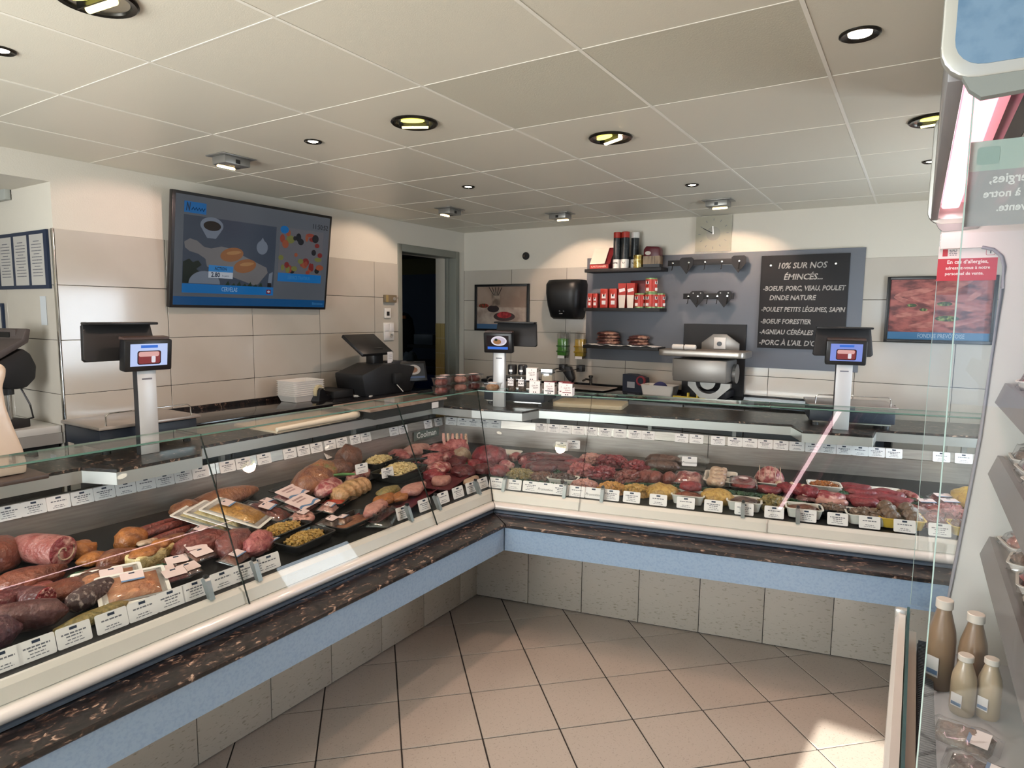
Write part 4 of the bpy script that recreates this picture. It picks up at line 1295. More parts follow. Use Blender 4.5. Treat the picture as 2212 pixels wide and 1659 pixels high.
def scale(side, s, d, label, kind, op_shift, base_w=.46):
    t = empty('pole_scale', at(side, s, d, 1.085), (0, 0, YAW[side]), label=label, cat='scale')
    # body behind the pole
    b0 = -base_w / 2 + .07
    bx('body', b0, b0 + base_w, .10, .42, .03, .115, NAVY, t, bev=.006)
    for x in (b0 + .04, b0 + base_w - .04):
        for y in (.13, .39):
            cyl('foot', .018, 0, .031, DGREY, t, (x, y, 0), n=14)
    bx('weighing_plate', b0 - .01, b0 + base_w + .01, .08, .44, .118, .134, STEEL, t, bev=.004)
    tube('guard_wire', [(b0 + .03, .10, .134), (b0 + .03, .10, .178), (b0 + .045, .10, .19), (b0 + base_w - .045, .10, .19), (b0 + base_w - .03, .10, .178), (b0 + base_w - .03, .10, .134)], .0035, CHROME, t, n=8)
    bx('front_strip', b0 + .02, b0 + base_w - .02, .096, .101, .022, .03, CHROME, t)
    box('pole', (.085, .032, .40), (0, 0, .20), POLE, t, bev=.003)
    bx('pole_side', -.0455, -.0425, -.015, .016, 0, .4, DGREY, t)
    rect('maker_mark', 0, 0, .04, .006, 0, PRINT, box('mark_plate', (.05, .0012, .012), (0, -.0165, .34), POLE, t)) if False else box('maker_mark', (.045, .001, .007), (0, -.0166, .345), PRINT, t)
    # operator screen seen from behind
    hx = op_shift
    prism('operator_back', [(-.15 + hx, 0), (.15 + hx, 0), (.16 + hx, .01), (.145 + hx, .16), (.13 + hx, .172), (-.13 + hx, .172), (-.145 + hx, .16), (-.16 + hx, .01)], -.012, .012, BLACKM, t, bev=.002, loc=(0, .075, .428), rot=(pi / 2 - .18, 0, 0))
    bx('operator_visor', -.15 + hx, .15 + hx, .03, .1, .588, .6, BLACK, t, bev=.004)
    bx('head_link', -.04, .04, .0, .07, .42, .5, BLACK, t)
    # customer display
    box('customer_display', (.212, .05, .142), (0, -.02, .455), BLACK, t, (.12, 0, 0), bev=.008)
    box('display_top', (.2, .046, .012), (0, -.013, .53), mat('display_top_brown', '#4b3b36', rough=.4), t, (.12, 0, 0))
    f = face('screen', (0, -.0462, .455), 0, -.12)
    f.parent = t
    if kind == 'plate':
        rect('screen_ground', 0, 0, .165, .1, -.002, scr('dark', '#1a0d10', 1.), f)
        prism('plate_picture', circle_pts(.01, .012, .058, .034, 28), 0, .0006, scr('white', '#e8e2ea', 1.), f)
        prism('plate_rim', circle_pts(.01, .012, .048, .026, 28), .0007, .0011, scr('lilac', '#c8bccb', 1.), f)
        prism('food_picture', circle_pts(-.002, .006, .030, .018, 20), .0012, .0016, scr('food', '#a8764a', .9), f)
        prism('garnish_picture', circle_pts(-.01, .02, .012, .009, 14), .0017, .002, scr('green', '#22301a', .9), f)
        rect('caption_bar', 0, -.038, .15, .018, 0, scr('blue', '#3b6fd0', 1.1), f, th=.0006)
    else:
        rect('screen_ground', 0, 0, .165, .1, -.002, scr('pale' + kind, '#b9c8f0' if kind == 'tray1' else '#7f90d8', 1.1), f)
        prism('tray_picture', rrect_pts(.105, .062, .01, 4, 0, -.012), 0, .0006, scr('tray_dark', '#2d1416', 1.), f)
        prism('meat_picture', rrect_pts(.096, .054, .008, 4, 0, -.012), .0007, .001, scr('meat_pic', '#8a3b3c', 1.), f)
        prism('fat_picture', rrect_pts(.09, .022, .008, 4, -.002, .004), .0011, .0015, scr('fat_pic', '#e2aca6', 1.), f)
        prism('onion_picture', rrect_pts(.018, .03, .005, 3, .018, -.02), .0016, .002, scr('white', '#e8e2ea', 1.), f)
        rect('caption_bar', 0, .038, .075, .013, 0, scr('blue', '#3b6fd0', 1.1), f, th=.0006)
    return t


scale('L', -1.56, .745, 'pole scale on the left worktop with lit tray picture screen', 'tray1', -.06)
scale('R', -.122, .69, 'pole scale near the counter corner with a plate on screen', 'plate', .09, base_w=.46)
scale('R', 2.047, .635, 'pole scale on the right worktop under the chalkboard', 'tray2', -.005)

# cream slicer at the far left
SLM = mat('slicer_cream', '#cbb9a6', rough=.3, coat=.3)
t = empty('meat_slicer', (-2.98, .86, 1.085), (0, 0, 0), label='cream coloured curved meat slicer cut by the left edge', cat='slicer')
bx('base', -.16, .16, -.34, .25, 0, .018, mat('slicer_base', '#4a3a35', rough=.4), t, bev=.004)
prism('housing', [(-.36, .02), (.205, .02), (.208, .06), (.198, .12), (.175, .2), (.155, .28), (.148, .36), (.16, .40), (.165, .43), (.15, .45), (.1, .46), (-.36, .46)], -.09, .09, SLM, t, bev=.012, rot=(pi / 2, 0, pi / 2))
bx('groove', -.0915, .0915, -.36, .206, .094, .1, mat('slicer_groove', '#8d7f72', rough=.4), t)

# wrapping paper, pad, tape
PAPER = mat('wrapping_paper', '#cdb9a0', rough=.8)
t = empty('wrapping_paper_stack', (-3.09, 2.56, 1.085), (0, 0, .05), label='stack of cream wrapping paper with a rolled front edge', cat='paper')
prism('sheets', [(-.2, -.33), (.19, -.36), (.2, .24), (-.18, .3)], .0, .012, PAPER, t)
tube('rolled_edge', [(.19, -.36, .022), (.195, -.1, .024), (.2, .1, .026), (.2, .25, .027)], [.012, .015, .019, .022], mat('paper_white', '#e3d5c2', rough=.8), t, n=12)
t = empty('paper_pad', (-2.98, 3.22, 1.085), (0, 0, .0), label='tall pad of greaseproof paper on a black block', cat='paper')
prism('block', [(-.1, -.34), (.2, -.38), (.2, .30), (-.1, .34)], 0, .052, BLACKM, t)
prism('sheets', [(-.14, -.4), (.215, -.43), (.2, .34), (-.13, .38)], .053, .065, mat('greaseproof', '#a38c7d', rough=.8, var=(20, '#8d776a', .4, .6)), t)
bx('label', .2, .202, .17, .24, .005, .045, WHITE, t)
t = empty('tape_dispenser', (-3.66, 3.2, 1.10), (0, 0, .3), label='black tape dispenser with a roll of tape', cat='tape dispenser')
prism('holder', [(-.09, 0), (.09, 0), (.09, .03), (.02, .03), (-.03, .09), (-.07, .08)], -.035, .035, BLACK, t, rot=(pi / 2, 0, pi / 2))
lathe('tape_roll', [(.035, -.012), (.052, -.012), (.052, .012), (.035, .012), (.035, -.012)], mat('tape', '#cfc09a', rough=.4), t, (.0, -.035, .062), (0, pi / 2, 0), cap=False)

# ------------------------------------------------------------------ back counters
BCT = mat('back_counter_top', '#1b1a1c', rough=.1, coat=.3)
CABF = mat('cabinet_grey_blue', '#7f8690', rough=.45)
t = empty('back_counter', (-3.692, 3.0, 0), label='dark topped cupboard counter along the left wall', cat='counter')
bx('worktop', -.247, .25, -1.3, 1.2, 1.07, 1.10, BCT, t, bev=.003)
bx('upstand', -.247, -.232, -1.3, 1.2, 1.10, 1.125, GRANITE, t)
bx('carcass', -.245, .22, -1.3, 1.2, 0, 1.07, DGREY, t)
for k in range(4):
    dd = bx('door', .221, .24, -1.29 + .62 * k, -.69 + .62 * k, .1, 1.06, CABF, t, bev=.002)
t = empty('back_counter', (-1.4, 5.092, 0), label='black topped cupboard counter with drawers along the back wall', cat='counter')
bx('worktop', -1.9, 1.3, -.27, .237, 1.07, 1.10, BCT, t, bev=.003)
bx('upstand', -1.9, 1.3, .225, .237, 1.10, 1.118, BCT, t)
bx('carcass', -1.9, 1.3, -.24, .235, 0, 1.07, DGREY, t)
for k in range(7):
    x0 = -1.88 + .45 * k
    for z0, z1 in ((.86, 1.06), (.5, .85), (.1, .49)):
        dd = bx('drawer', x0, x0 + .44, -.262, -.241, z0, z1, CABF, t, bev=.002)
        tube('handle', [(-.1, -.012, .05), (-.1, -.03, .05), (.1, -.03, .05), (.1, -.012, .05)], .005, CHROME, dd, n=8)
t = empty('dark_tray_stack', (-3.2, 5.05, 1.10), label='low dark trays on the back counter left of the towel dispenser', cat='tray')
bx('lower_tray', -.25, .25, -.12, .12, 0, .03, BLACK, t, bev=.004)
bx('upper_tray', -.2, .25, -.1, .12, .032, .055, DGREY, t, bev=.004)
# hob and small things
t = empty('water_tap', (-2.45, 5.22, 1.10), label='small dark tap standing on the back counter', cat='tap')
cyl('stem', .014, 0, .08, DSTEEL, t)
cyl('knob', .02, .08, .1, DSTEEL, t, bev=.004)
tube('spout', [(0, 0, .06), (-.02, -.06, .07), (-.02, -.12, .06)], .009, DSTEEL, t)
t = empty('steel_sink', (-2.42, 5.02, 1.10), label='shallow steel sink tray sunk in the black back counter', cat='sink')
obj('basin', traymesh(.5, .3, .012), STEEL, t, (0, 0, 0))
t = empty('film_dispenser_box', (-1.98, 5.12, 1.10), (0, 0, -.1), label='dark blue box with a red ring on the back counter', cat='box')
prism('box', [(-.10, 0), (.1, 0), (.085, .12), (-.02, .145), (-.10, .145)], -.06, .06, mat('box_navy', '#151c2c', rough=.5), t, rot=(pi / 2, 0, 0))
rect('label', -.02, .06, .07, .05, .0, mat('label_grey', '#8b8f94'), face('label_face', (0, -.062, 0)), th=.001).parent.parent = t
lathe('red_ring', [(.028, -.01), (.04, -.01), (.04, .01), (.028, .01), (.028, -.01)], mat('ring_red', '#7d2530', rough=.4), t, (.07, -.06, .1), (pi / 2, 0, 0), cap=False)
t = empty('white_tub', (-1.75, 5.05, 1.10), label='white rectangular tub on the back counter before the machine', cat='tub')
obj('tub', traymesh(.27, .17, .075, .015, .004, .9), M_TRAYW, t)
t2 = empty('blue_disc', (-1.77, 5.1, 1.13), (1.2, 0, 0), label='dark blue round lid leaning in the white tub', cat='lid')
cyl('lid', .07, -.004, .004, mat('lid_blue', '#23265e', rough=.4), t2, n=28)
rect('badge', 0, .0, .018, .018, .0045, WPLAST, t2)
YEL = mat('yellow_plastic', '#c9b23c', rough=.4)
t = empty('yellow_cutter', (-1.44, 4.93, 1.10), (0, 0, -.05), label='yellow plastic slicing tool lying on the back counter', cat='utensil')
prism('blade', [(-.16, -.012), (.1, -.02), (.1, .02), (-.16, .006)], .004, .014, YEL, t)
for x in (-.04, .035):
    bx('fin', x - .006, x + .006, -.015, .015, .014, .045, YEL, t)
lathe('ring_grip', [(.014, -.01), (.024, -.01), (.024, .01), (.014, .01), (.014, -.01)], YEL, t, (.085, 0, .024), (pi / 2, 0, 0), cap=False, n=16)

# meat tenderising machine
CAST = mat('cast_grey', '#8d8984', rough=.35, metal=.4)
t = empty('meat_machine', (-1.38, 5.06, 1.10), label='grey cast meat press with wide top tray before a black panel', cat='machine')
bx('stand_plate', -.27, .23, .24, .262, .0, .575, BLACKM, t)
bx('column', -.12, .16, -.02, .24, 0.0, .06, DGREY, t, bev=.01)
prism('motor_housing', [(-.21, .14), (.20, .14), (.2, .31), (-.21, .31)], -.12, .2, CAST, t, bev=.012, rot=(pi / 2, 0, 0))
bx('front_cover', -.23, -.07, -.15, -.1, .17, .31, mat('cover_grey', '#a09a93', rough=.4, metal=.2), t, bev=.006)
for x in (-.2, -.15, -.09):
    bx('cover_hook', x - .01, x + .01, -.17, -.1, .14, .19, DSTEEL, t)
prism('tray', rrect_pts(.66, .3, .05, 5), .33, .378, mat('tray_alu', '#a39d95', rough=.3, metal=.6), t, bev=.008, loc=(-.005, -.06, 0))
prism('tray_rim', rrect_pts(.64, .28, .045, 5), .3782, .3786, mat('tray_hollow', '#6d665f', rough=.5), t, loc=(-.005, -.06, 0))
prism('switch_plate', [(-.09, .378), (.2, .378), (.2, .43), (.1, .5), (.0, .5), (-.09, .43)], -.01, .01, CAST, t, bev=.003, rot=(pi / 2, 0, 0), loc=(.02, .08, 0))
bx('switch_box', .03, .12, .055, .07, .385, .475, WPLAST, t, bev=.003)
cyl('switch_knob', .018, 0, .014, BLACK, t, (.075, .055, .425), (pi / 2, 0, 0), n=16)
prism('blade_guard', [(-.06, .1)] + [(.06 + .13 * cos(a), .1 + .115 * sin(a)) for a in [pi + i * pi / 12 for i in range(1, 12)]] + [(.2, .1), (.2, .08)] + [(.06 + .08 * cos(a), .1 + .07 * sin(a)) for a in [2 * pi - i * pi / 10 for i in range(1, 10)]], -.14, -.11, CAST, t, rot=(pi / 2, 0, 0)) if False else None
gp_ = [(-.10, .12), (-.10, .09), (.0, -.005), (.12, -.005), (.22, .09), (.22, .12), (.15, .12)] + [(.055 + .095 * cos(a), .12 - .085 * sin(a)) for a in [i * pi / 12 for i in range(1, 12)]] + [(-.04, .12)]
prism('blade_guard', [(x, y + .015) for x, y in gp_], .11, .15, CAST, t, rot=(pi / 2, 0, 0))
cyl('hub', .06, .1, .13, CAST, t, (.045, 0, .14), (pi / 2, 0, 0), n=24)
cyl('star_knob', .03, .13, .16, BLACK, t, (.12, 0, .20), (pi / 2, 0, 0), n=7)
cyl('side_disc', .075, -.012, .012, CAST, t, (.215, .02, .2), (0, pi / 2, 0), n=28)
bx('badge', -.005, .065, -.122, -.119, .245, .262, mat('badge_blue', '#2b4f78', rough=.4), t)
for x, lab in ((-1.575, 'left'), (-1.48, 'right')):
    o = cyl('paper_roll', .02, -.044, .044, WPLAST, None, (x, 4.93, 1.10 + .378 + .021), (0, pi / 2, 0), n=18, bev=.004, label='small white roll on the machine tray, the %s one' % lab, cat='roll', group='white rolls on the machine tray')

# register with customer screen on the left back counter
t = empty('cash_register', (-3.66, 3.80, 1.10), (0, 0, pi / 2), label='black cash register with tilted touch screen and receipt', cat='cash register')
prism('body', [(-.30, .0), (.22, .0), (.26, .06), (.26, .2), (.05, .235), (-.1, .235), (-.33, .17), (-.33, .14)], -.15, .15, mat('register_black', '#202022', rough=.5), t, bev=.006, rot=(pi / 2, 0, 0))
prism('monitor', [(-.19, 0), (.19, 0), (.19, .25), (-.19, .25)], -.014, .014, mat('monitor_back', '#1a1a1c', rough=.4), t, bev=.006, loc=(-.07, -.06, .31), rot=(pi / 2 - .95, 0, .1))
bx('monitor_foot', -.09, .02, -.03, .06, .2, .36, BLACK, t, bev=.01)
box('printer_top', (.16, .16, .03), (.16, .0, .23), mat('printer_grey', '#303033', rough=.4), t, bev=.005)
bx('receipt', .035, .095, -.06, -.058, .235, .325, WHITE, t)
for zz in (.30, .285, .27):
    bx('receipt_line', .045, .085, -.0606, -.0602, zz - .003, zz, PRINT, t)
f = face('customer_screen', (.25, -.15, .16), -.45, .3)
f.parent = t
box('bezel', (.23, .17, .03), (0, 0, -.016), BLACK, f, bev=.006)
rect('screen_ground', 0, 0, .19, .125, 0, scr('dim', '#15110f', .8), f)
prism('plate_picture', circle_pts(.0, .012, .06, .042, 28), .0014, .0018, scr('plate_dim', '#b9aa9c', .55), f)
prism('food_picture', circle_pts(-.002, .010, .036, .024, 20), .002, .0024, scr('food_dim', '#8a5a3c', .6), f)
rect('caption_bar', 0, -.052, .18, .016, .0014, scr('caption_dim', '#3c4a66', .6), f, th=.0006)
box('scanner', (.09, .04, .08), (.03, -.17, .12), BLACKM, t, bev=.006)
tube('scanner_stylus', [(.02, -.17, .07), (.06, -.2, .012)], .004, WPLAST, t)
t = empty('foam_tray_stack', (-3.75, 3.09, 1.101), label='stack of white foam trays on the left back counter', cat='tray stack')
for k in range(8):
    obj('foam_tray', traymesh(.20, .27, .045, .02, .003, .86), WPLAST, t, (.0, .0, .0145 * k))
t = empty('pliers_clip', (-3.60, 3.55, 1.10), (0, 0, .4), label='red handled clip lying by the cash register', cat='tool')
tube('handle', [(-.06, 0, .02), (0, .012, .03), (.05, .0, .02)], .008, mat('red_plastic', '#b3482e', rough=.4), t)
tube('handle', [(-.05, .03, .015), (0, .012, .03), (.04, -.03, .015)], .008, mat('red_plastic', '#b3482e', rough=.4), t)
bx('paper_slip', -.08, .09, -.05, .05, 0, .008, WPLAST, t)
bx('dark_folder', -3.9, -3.62, 3.28, 3.48, 1.10, 1.155, BLACKM, bev=.006, label='flat black folder between foam trays and register', cat='folder')

# ------------------------------------------------------------------ goods on the glass shelf
def tub_(x, y, z, yaw, m, label, lid=LBLP):
    t = empty('meat_tub', (x, y, z), (0, 0, yaw), label=label, cat='food tub', group='clear tubs of meat on the glass shelf')
    obj('cup', traymesh(.095, .075, .042, .012, .002, .82), CLEAR, t)
    obj('filling', blobmesh(.085, .066, .042, int(x * 100) % 50, .1, 2.5, 2, .6), m, t, (0, 0, .002))
    prism('lid', rrect_pts(.104, .084, .014, 3), .044, .047, CLEAR, t)
    prism('paper_label', rrect_pts(.05, .04, .004, 2), .0472, .048, lid, t)
    return t


GZ = 1.2842
for k, (x, y, n, yaw, m_, lab) in enumerate([(-2.262, 2.845, 2, 1.5, M_LSAUS, 'frontmost stack'), (-2.325, 2.955, 2, 1.5, M_DRED, 'dark red rear stack'), (-2.27, 3.035, 2, 1.45, M_PALE, 'middle stack'), (-2.25, 3.14, 2, 1.2, M_DRED, 'stack next to the pole scale')]):
    for q in range(n):
        tub_(x, y, GZ + .0485 * q + (.0 if k != 1 else .0), yaw, m_, 'clear meat tub, %s of the %s on the corner shelf' % (['bottom', 'top'][q], lab))
tub_(at('R', .09, .02).x, at('R', .09, .02).y, GZ, AR, M_STUFF, 'single clear tub with white label by the pepper mills', WHITE)
for s, d, lab in [(.205, .045, 'left'), (.268, .05, 'right')]:
    t = empty('pepper_mill', at('R', s, d, GZ), (0, 0, AR), label='black topped glass pepper mill, the %s one' % lab, cat='pepper mill', group='pepper mills')
    lathe('jar', [(.024, 0), (.026, .004), (.026, .085), (.022, .1)], CLEAR, t)
    lathe('pepper', [(.022, .004), (.022, .075)], mat('peppercorns', '#3a3029', rough=.8, var=(200, '#6b5a4a', .5, .6)), t)
    lathe('grinder_cap', [(.023, .1), (.027, .103), (.028, .15), (.024, .158)], BLACK, t)
    f = face('label', (0, -.0275, .055), 0)
    f.parent = t
    box('label_paper', (.036, .042, .001), (0, 0, 0), WHITE, f)
    text('lettering', 'FOOD', .0155, PRINTD, f, 0, .009, .001, bold=.0004)
    text('lettering', 'PLAY', .0155, PRINTD, f, 0, -.008, .001, bold=.0004)
    rect('tag', 0, .068, .02, .012, .0, WHITE, f)
ROSE = mat('print_wine', '#7a2c34', rough=.6)


def spice(s, d, z, yaw, label, bar=None, side=False):
    t = empty('spice_box', at('R', s, d, z), (0, 0, AR + yaw), label=label, cat='spice box', group='spice boxes on the glass shelf')
    bx('jar', -.03, .03, -.02, .03, .002, .068, CLEAR, t, bev=.004)
    bx('spice', -.026, .026, -.017, .026, .004, .05, mat('spice_brown', '#6a5040', rough=.8), t)
    bx('sleeve', -.0315, .0315, -.0225, -.021, .0, .07, WHITE, t)
    bx('sleeve_top', -.0315, .0315, -.0225, .0315, .07, .0715, WHITE if bar is None else ROSE, t)
    bx('sleeve_side', .0305, .0318, -.0225, .0315, .0, .045, WHITE, t)
    f = face('print', (0, -.0227, .036), 0)
    f.parent = t
    pm = PRINTD if bar is None else ROSE
    text('lettering', 'Gut zu', .0135, pm, f, 0, .010, .0004, shear=.25, rot=.12)
    text('lettering', 'Alpen', .0135, pm, f, .004, -.003, .0004, shear=.25, rot=.12)
    prism('emblem', circle_pts(0, .025, .0025, .0025, 10), 0, .0005, pm, f)
    if bar is not None:
        rect('bar', 0, -.017, .05, .0045, 0, bar, f, th=.0005)
    for x in (-.006, .006):
        prism('small_mark', [(x - .004, -.032), (x + .004, -.032), (x + .002, -.025), (x - .001, -.024)], 0, .0005, PRINTD, f)


spice(.362, .01, GZ, .08, 'white spice box with black script, bottom row left')
spice(.337, .02, GZ + .0725, .12, 'white spice box with black script, standing on the top row')
spice(.455, .0, GZ, -.02, 'white spice box with a dark bar, bottom row middle', PRINTD)
spice(.535, .02, GZ, .02, 'white spice box with wine red bar, partly hidden', ROSE)
spice(.566, -.03, GZ, .02, 'white spice box with wine red bar, rightmost', ROSE)
t = empty('glass_spice_jar', at('R', .435, .012, GZ + .0725), (0, 0, AR), label='clear square jar with steel band on the top row', cat='jar')
bx('jar', -.034, .034, -.028, .028, 0, .068, CLEAR, t, bev=.006)
bx('spice', -.029, .029, -.023, .023, .003, .04, mat('spice_pale', '#9a917c', rough=.8), t)
bx('band', -.035, .035, -.029, .029, .046, .053, BLACK, t)
bx('lid', -.033, .033, -.027, .027, .054, .07, CHROME, t)

t = empty('cutting_board', at('R', .47, 1.0, 1.085), (0, 0, AR), label='pale cutting board lying on the right staff worktop', cat='board')
prism('board', rrect_pts(.5, .3, .03, 4), .0, .03, mat('board_pale', '#b9a98c', rough=.6), t, bev=.004)

# ================================================================== ON THE WALLS
def fit(name, s, width, size, m, parent, x0, y, z=.0006, shear=.12, rot=0., bold=0.):
    """one line of lettering, left edge at x0, squeezed to the given width"""
    o = text(name, s, size, m, parent, x0, y, z, 'LEFT', shear, bold, rot)
    wd = max(v.co.x for v in o.data.vertices) - min(v.co.x for v in o.data.vertices)
    o.scale = (width / wd, 1, 1)
    return o


# ---- television
t = face('television', (-3.852, 2.853, 2.107), pi / 2, -rad(7.7), label='large wall television showing a cervelas advert', cat='television')
TW, TH = 1.235, .707
box('bezel', (TW, TH, .035), (0, 0, -.02), BLACK, t, bev=.004)
bx('wall_bracket', -.2, .2, -.15, .15, -.09, -.037, BLACKM, t)


def tv(u, v):
    return (u - .5) * (TW - .04), (.5 - v) * (TH - .036)


def tvrect(name, u0, v0, u1, v1, m, z=.0):
    (x0, y0), (x1, y1) = tv(u0, v0), tv(u1, v1)
    return rect(name, (x0 + x1) / 2, (y0 + y1) / 2, x1 - x0, y0 - y1, z, m, t, th=.0006)


def tvpoly(name, pts, m, z):
    return prism(name, [tv(*p) for p in pts][::-1], z, z + .0005, m, t)


def tvell(name, u, v, ru, rv, m, z, a0=0, a1=2 * pi):
    return tvpoly(name, [(u + ru * cos(a0 + (a1 - a0) * i / 24), v + rv * sin(a0 + (a1 - a0) * i / 24)) for i in range(25 if a1 - a0 < 6 else 24)], m, z)


E1 = 1.0
tvrect('screen', 0, 0, 1, 1, scr('tv_grey', '#43474d', E1), -.002)
tvrect('logo_field', .045, .055, .165, .155, scr('tv_blue', '#0b4d80', E1), 0)
x, y = tv(.07, .105)
fit('logo_lettering', 'N', .03, .07, scr('tv_navy', '#05182f', E1), t, x - .02, y, .0008, shear=.25, bold=.002)
wx = [tv(.085 + .008 * i, .115 + .012 * ((-1) ** i)) for i in range(10)]
tube('logo_stroke', [(a, b, .001) for a, b in wx], .003, scr('tv_navy', '#05182f', E1), t, n=5)
tvrect('main_picture', .045, .175, .605, .80, scr('tv_slate', '#2b323d', E1), 0)
bowlw = scr('tv_white', '#565d68', E1)
tvpoly('board_picture', [(.05, .42), (.08, .385), (.12, .40), (.16, .45), (.2, .46), (.26, .43), (.3, .44), (.55, .60), (.56, .65), (.5, .775), (.47, .785), (.22, .66), (.18, .63), (.17, .56), (.13, .52), (.08, .50), (.055, .47)], scr('tv_board', '#555354', E1), .0006)
tvell('bowl_picture', .2, .245, .066, .075, bowlw, .0006)
tvpoly('bowl_foot_picture', [(.145, .29), (.255, .29), (.225, .365), (.175, .365)], bowlw, .0008)
tvell('bowl_filling_picture', .202, .25, .05, .045, scr('tv_dark', '#17120e', E1), .0012)
sa = scr('tv_sausage', '#6b4426', E1)
for u, v in ((.325, .50), (.41, .60)):
    tvpoly('sausage_picture', [(u + .072 * cos(a) * cos(-.32) - .06 * sin(a) * sin(-.32) * .8, v + .072 * cos(a) * sin(-.32) * 1.5 + .062 * sin(a)) for a in [i * 2 * pi / 22 for i in range(22)]], sa, .0012)
    tvpoly('sausage_shine_picture', [(u + .01 + .045 * cos(a), v - .02 - .012 * cos(a) + .018 * sin(a)) for a in [i * 2 * pi / 16 for i in range(16)]], scr('tv_sausage_light', '#7d5a36', E1), .0018)
tvell('garlic_picture', .515, .40, .037, .07, bowlw, .0006)
tvpoly('garlic_tip_picture', [(.50, .34), (.515, .30), (.53, .34)], bowlw, .0008)
tvpoly('herbs_picture', [(.047, .60), (.08, .57), (.1, .60), (.13, .58), (.15, .62), (.12, .66), (.15, .70), (.12, .75), (.1, .795), (.047, .795)], scr('tv_herb', '#0e1510', E1), .0006)
tvpoly('plate_picture', [(.085, .795)] + [(.17 + .09 * cos(a), .795 - .12 * sin(a)) for a in [pi - i * pi / 14 for i in range(15)]] + [(.26, .795)], bowlw, .0009)
for k in range(7):
    u = .29 + .035 * k
    tvpoly('leaf_picture', [(u, .8), (u + .02, .755 + .02 * (k % 2)), (u + .03, .8)], scr('tv_leaf', '#16241a', E1), .0009)
tvpoly('knife_picture', [(.565, .77), (.57, .66), (.595, .64), (.59, .77)], bowlw, .0009)
tvrect('knife_handle_picture', .563, .755, .588, .80, scr('tv_black', '#0a0a0c', E1), .0013)
tvrect('price_field', .19, .615, .335, .675, scr('tv_azure', '#1c5f93', E1), .0014)
tvrect('price_tag', .19, .675, .335, .735, scr('tv_tag', '#8e949c', E1), .0014)
x, y = tv(.225, .645)
fit('lettering', 'ACTION', .085, .03, scr('tv_navy', '#05182f', E1), t, x, y, .0022, shear=0, bold=.0006)
x, y = tv(.205, .706)
fit('lettering', '2.80', .062, .042, scr('tv_navy', '#05182f', E1), t, x, y, .0022, shear=0, bold=.001)
x, y = tv(.27, .71)
fit('lettering', 'la paire', .05, .016, scr('tv_navy', '#05182f', E1), t, x, y, .0022, shear=0)
tvrect('caption_band', .045, .80, .605, .885, scr('tv_blue2', '#0e5288', E1), .0006)
x, y = tv(.27, .843)
fit('lettering', 'CERVELAS', .115, .04, scr('tv_pale', '#7c93a8', E1), t, x, y, .0014, shear=0)
tvrect('flag', .558, .825, .588, .868, scr('tv_flag', '#5a1420', E1), .0014)
tvrect('flag_cross', .5695, .834, .5765, .859, scr('tv_tag', '#8e949c', E1), .0022)
tvrect('flag_cross', .564, .8405, .582, .8525, scr('tv_tag', '#8e949c', E1), .0022)
tvrect('bottom_band', 0, .92, 1, 1, scr('tv_deep', '#083a63', E1), .0002)
x, y = tv(.9, .96)
fit('lettering', 'Bienvenue', .1, .03, scr('tv_pale2', '#31648c', E1), t, x, y, .001, shear=0)
x, y = tv(.862, .115)
fit('lettering', '11:50:52', .14, .05, scr('tv_black', '#0a0a0c', E1), t, x, y, .001, shear=0)
tvrect('side_picture', .63, .165, .955, .64, scr('tv_plate', '#4b4a4e', E1), 0)
rnd = random.Random(5)
for k in range(34):
    u, v = .645 + .295 * rnd.random(), .19 + .43 * rnd.random()
    tvell('food_picture', u, v, rnd.uniform(.012, .03), rnd.uniform(.02, .045), scr(*[('tv_f1', '#5a1c1a'), ('tv_f2', '#6f3a26'), ('tv_f3', '#55562c'), ('tv_f4', '#141518'), ('tv_f5', '#6a2f24')][k % 5], E1), .0007 + .00005 * k)
tvell('side_logo', .66, .19, .03, .04, scr('tv_blue', '#0b4d80', E1), .0027)
tvrect('side_caption', .63, .64, .955, .73, scr('tv_blue2', '#0e5288', E1), .003)
x, y = tv(.70, .685)
fit('lettering', 'SERVICE TRAITEUR', .2, .034, scr('tv_pale2', '#31648c', E1), t, x, y, .0038, shear=0)

# ---- controls beside the doorway
t = face('thermostat', (LX + .005, 4.225, 1.86), pi / 2, 0, label='brown and grey thermostat box on the wall beside the doorway', cat='thermostat')
box('case', (.14, .065, .03), (0, 0, .015), mat('thermo_brown', '#7b6c55', rough=.5), t, bev=.003)
rect('trim', -.052, 0, .03, .06, .03, mat('thermo_ochre', '#a08a5a', rough=.5), t)
cyl('dial', .014, .03, .038, mat('thermo_grey', '#9a938a'), t, (.035, .0, 0))
t = face('wall_sensor', (LX + .005, 4.2, 1.735), pi / 2, 0, label='small white wall sensor with a dark window under the thermostat', cat='sensor')
box('case', (.075, .085, .014), (0, 0, .007), WPLAST, t, bev=.003)
rect('window', 0, -.005, .034, .036, .014, BLACKM, t)
t = face('switch_panel', (LX + .005, 4.215, 1.575), pi / 2, 0, label='white four-way switch and socket panel beside the doorway', cat='switch')
box('plate', (.125, .155, .01), (0, 0, .005), WPLAST, t, bev=.002)
for a, b in ((-.03, .035), (.03, .035), (-.03, -.035)):
    box('rocker', (.052, .062, .005), (a, b, .0125), WHITE, t, bev=.001)
cyl('socket', .02, .01, .014, mat('socket_grey', '#b5aea4'), t, (.03, -.035, 0))
cyl('knob', .012, .014, .03, WPLAST, t, (.03, -.015, 0), bev=.003)

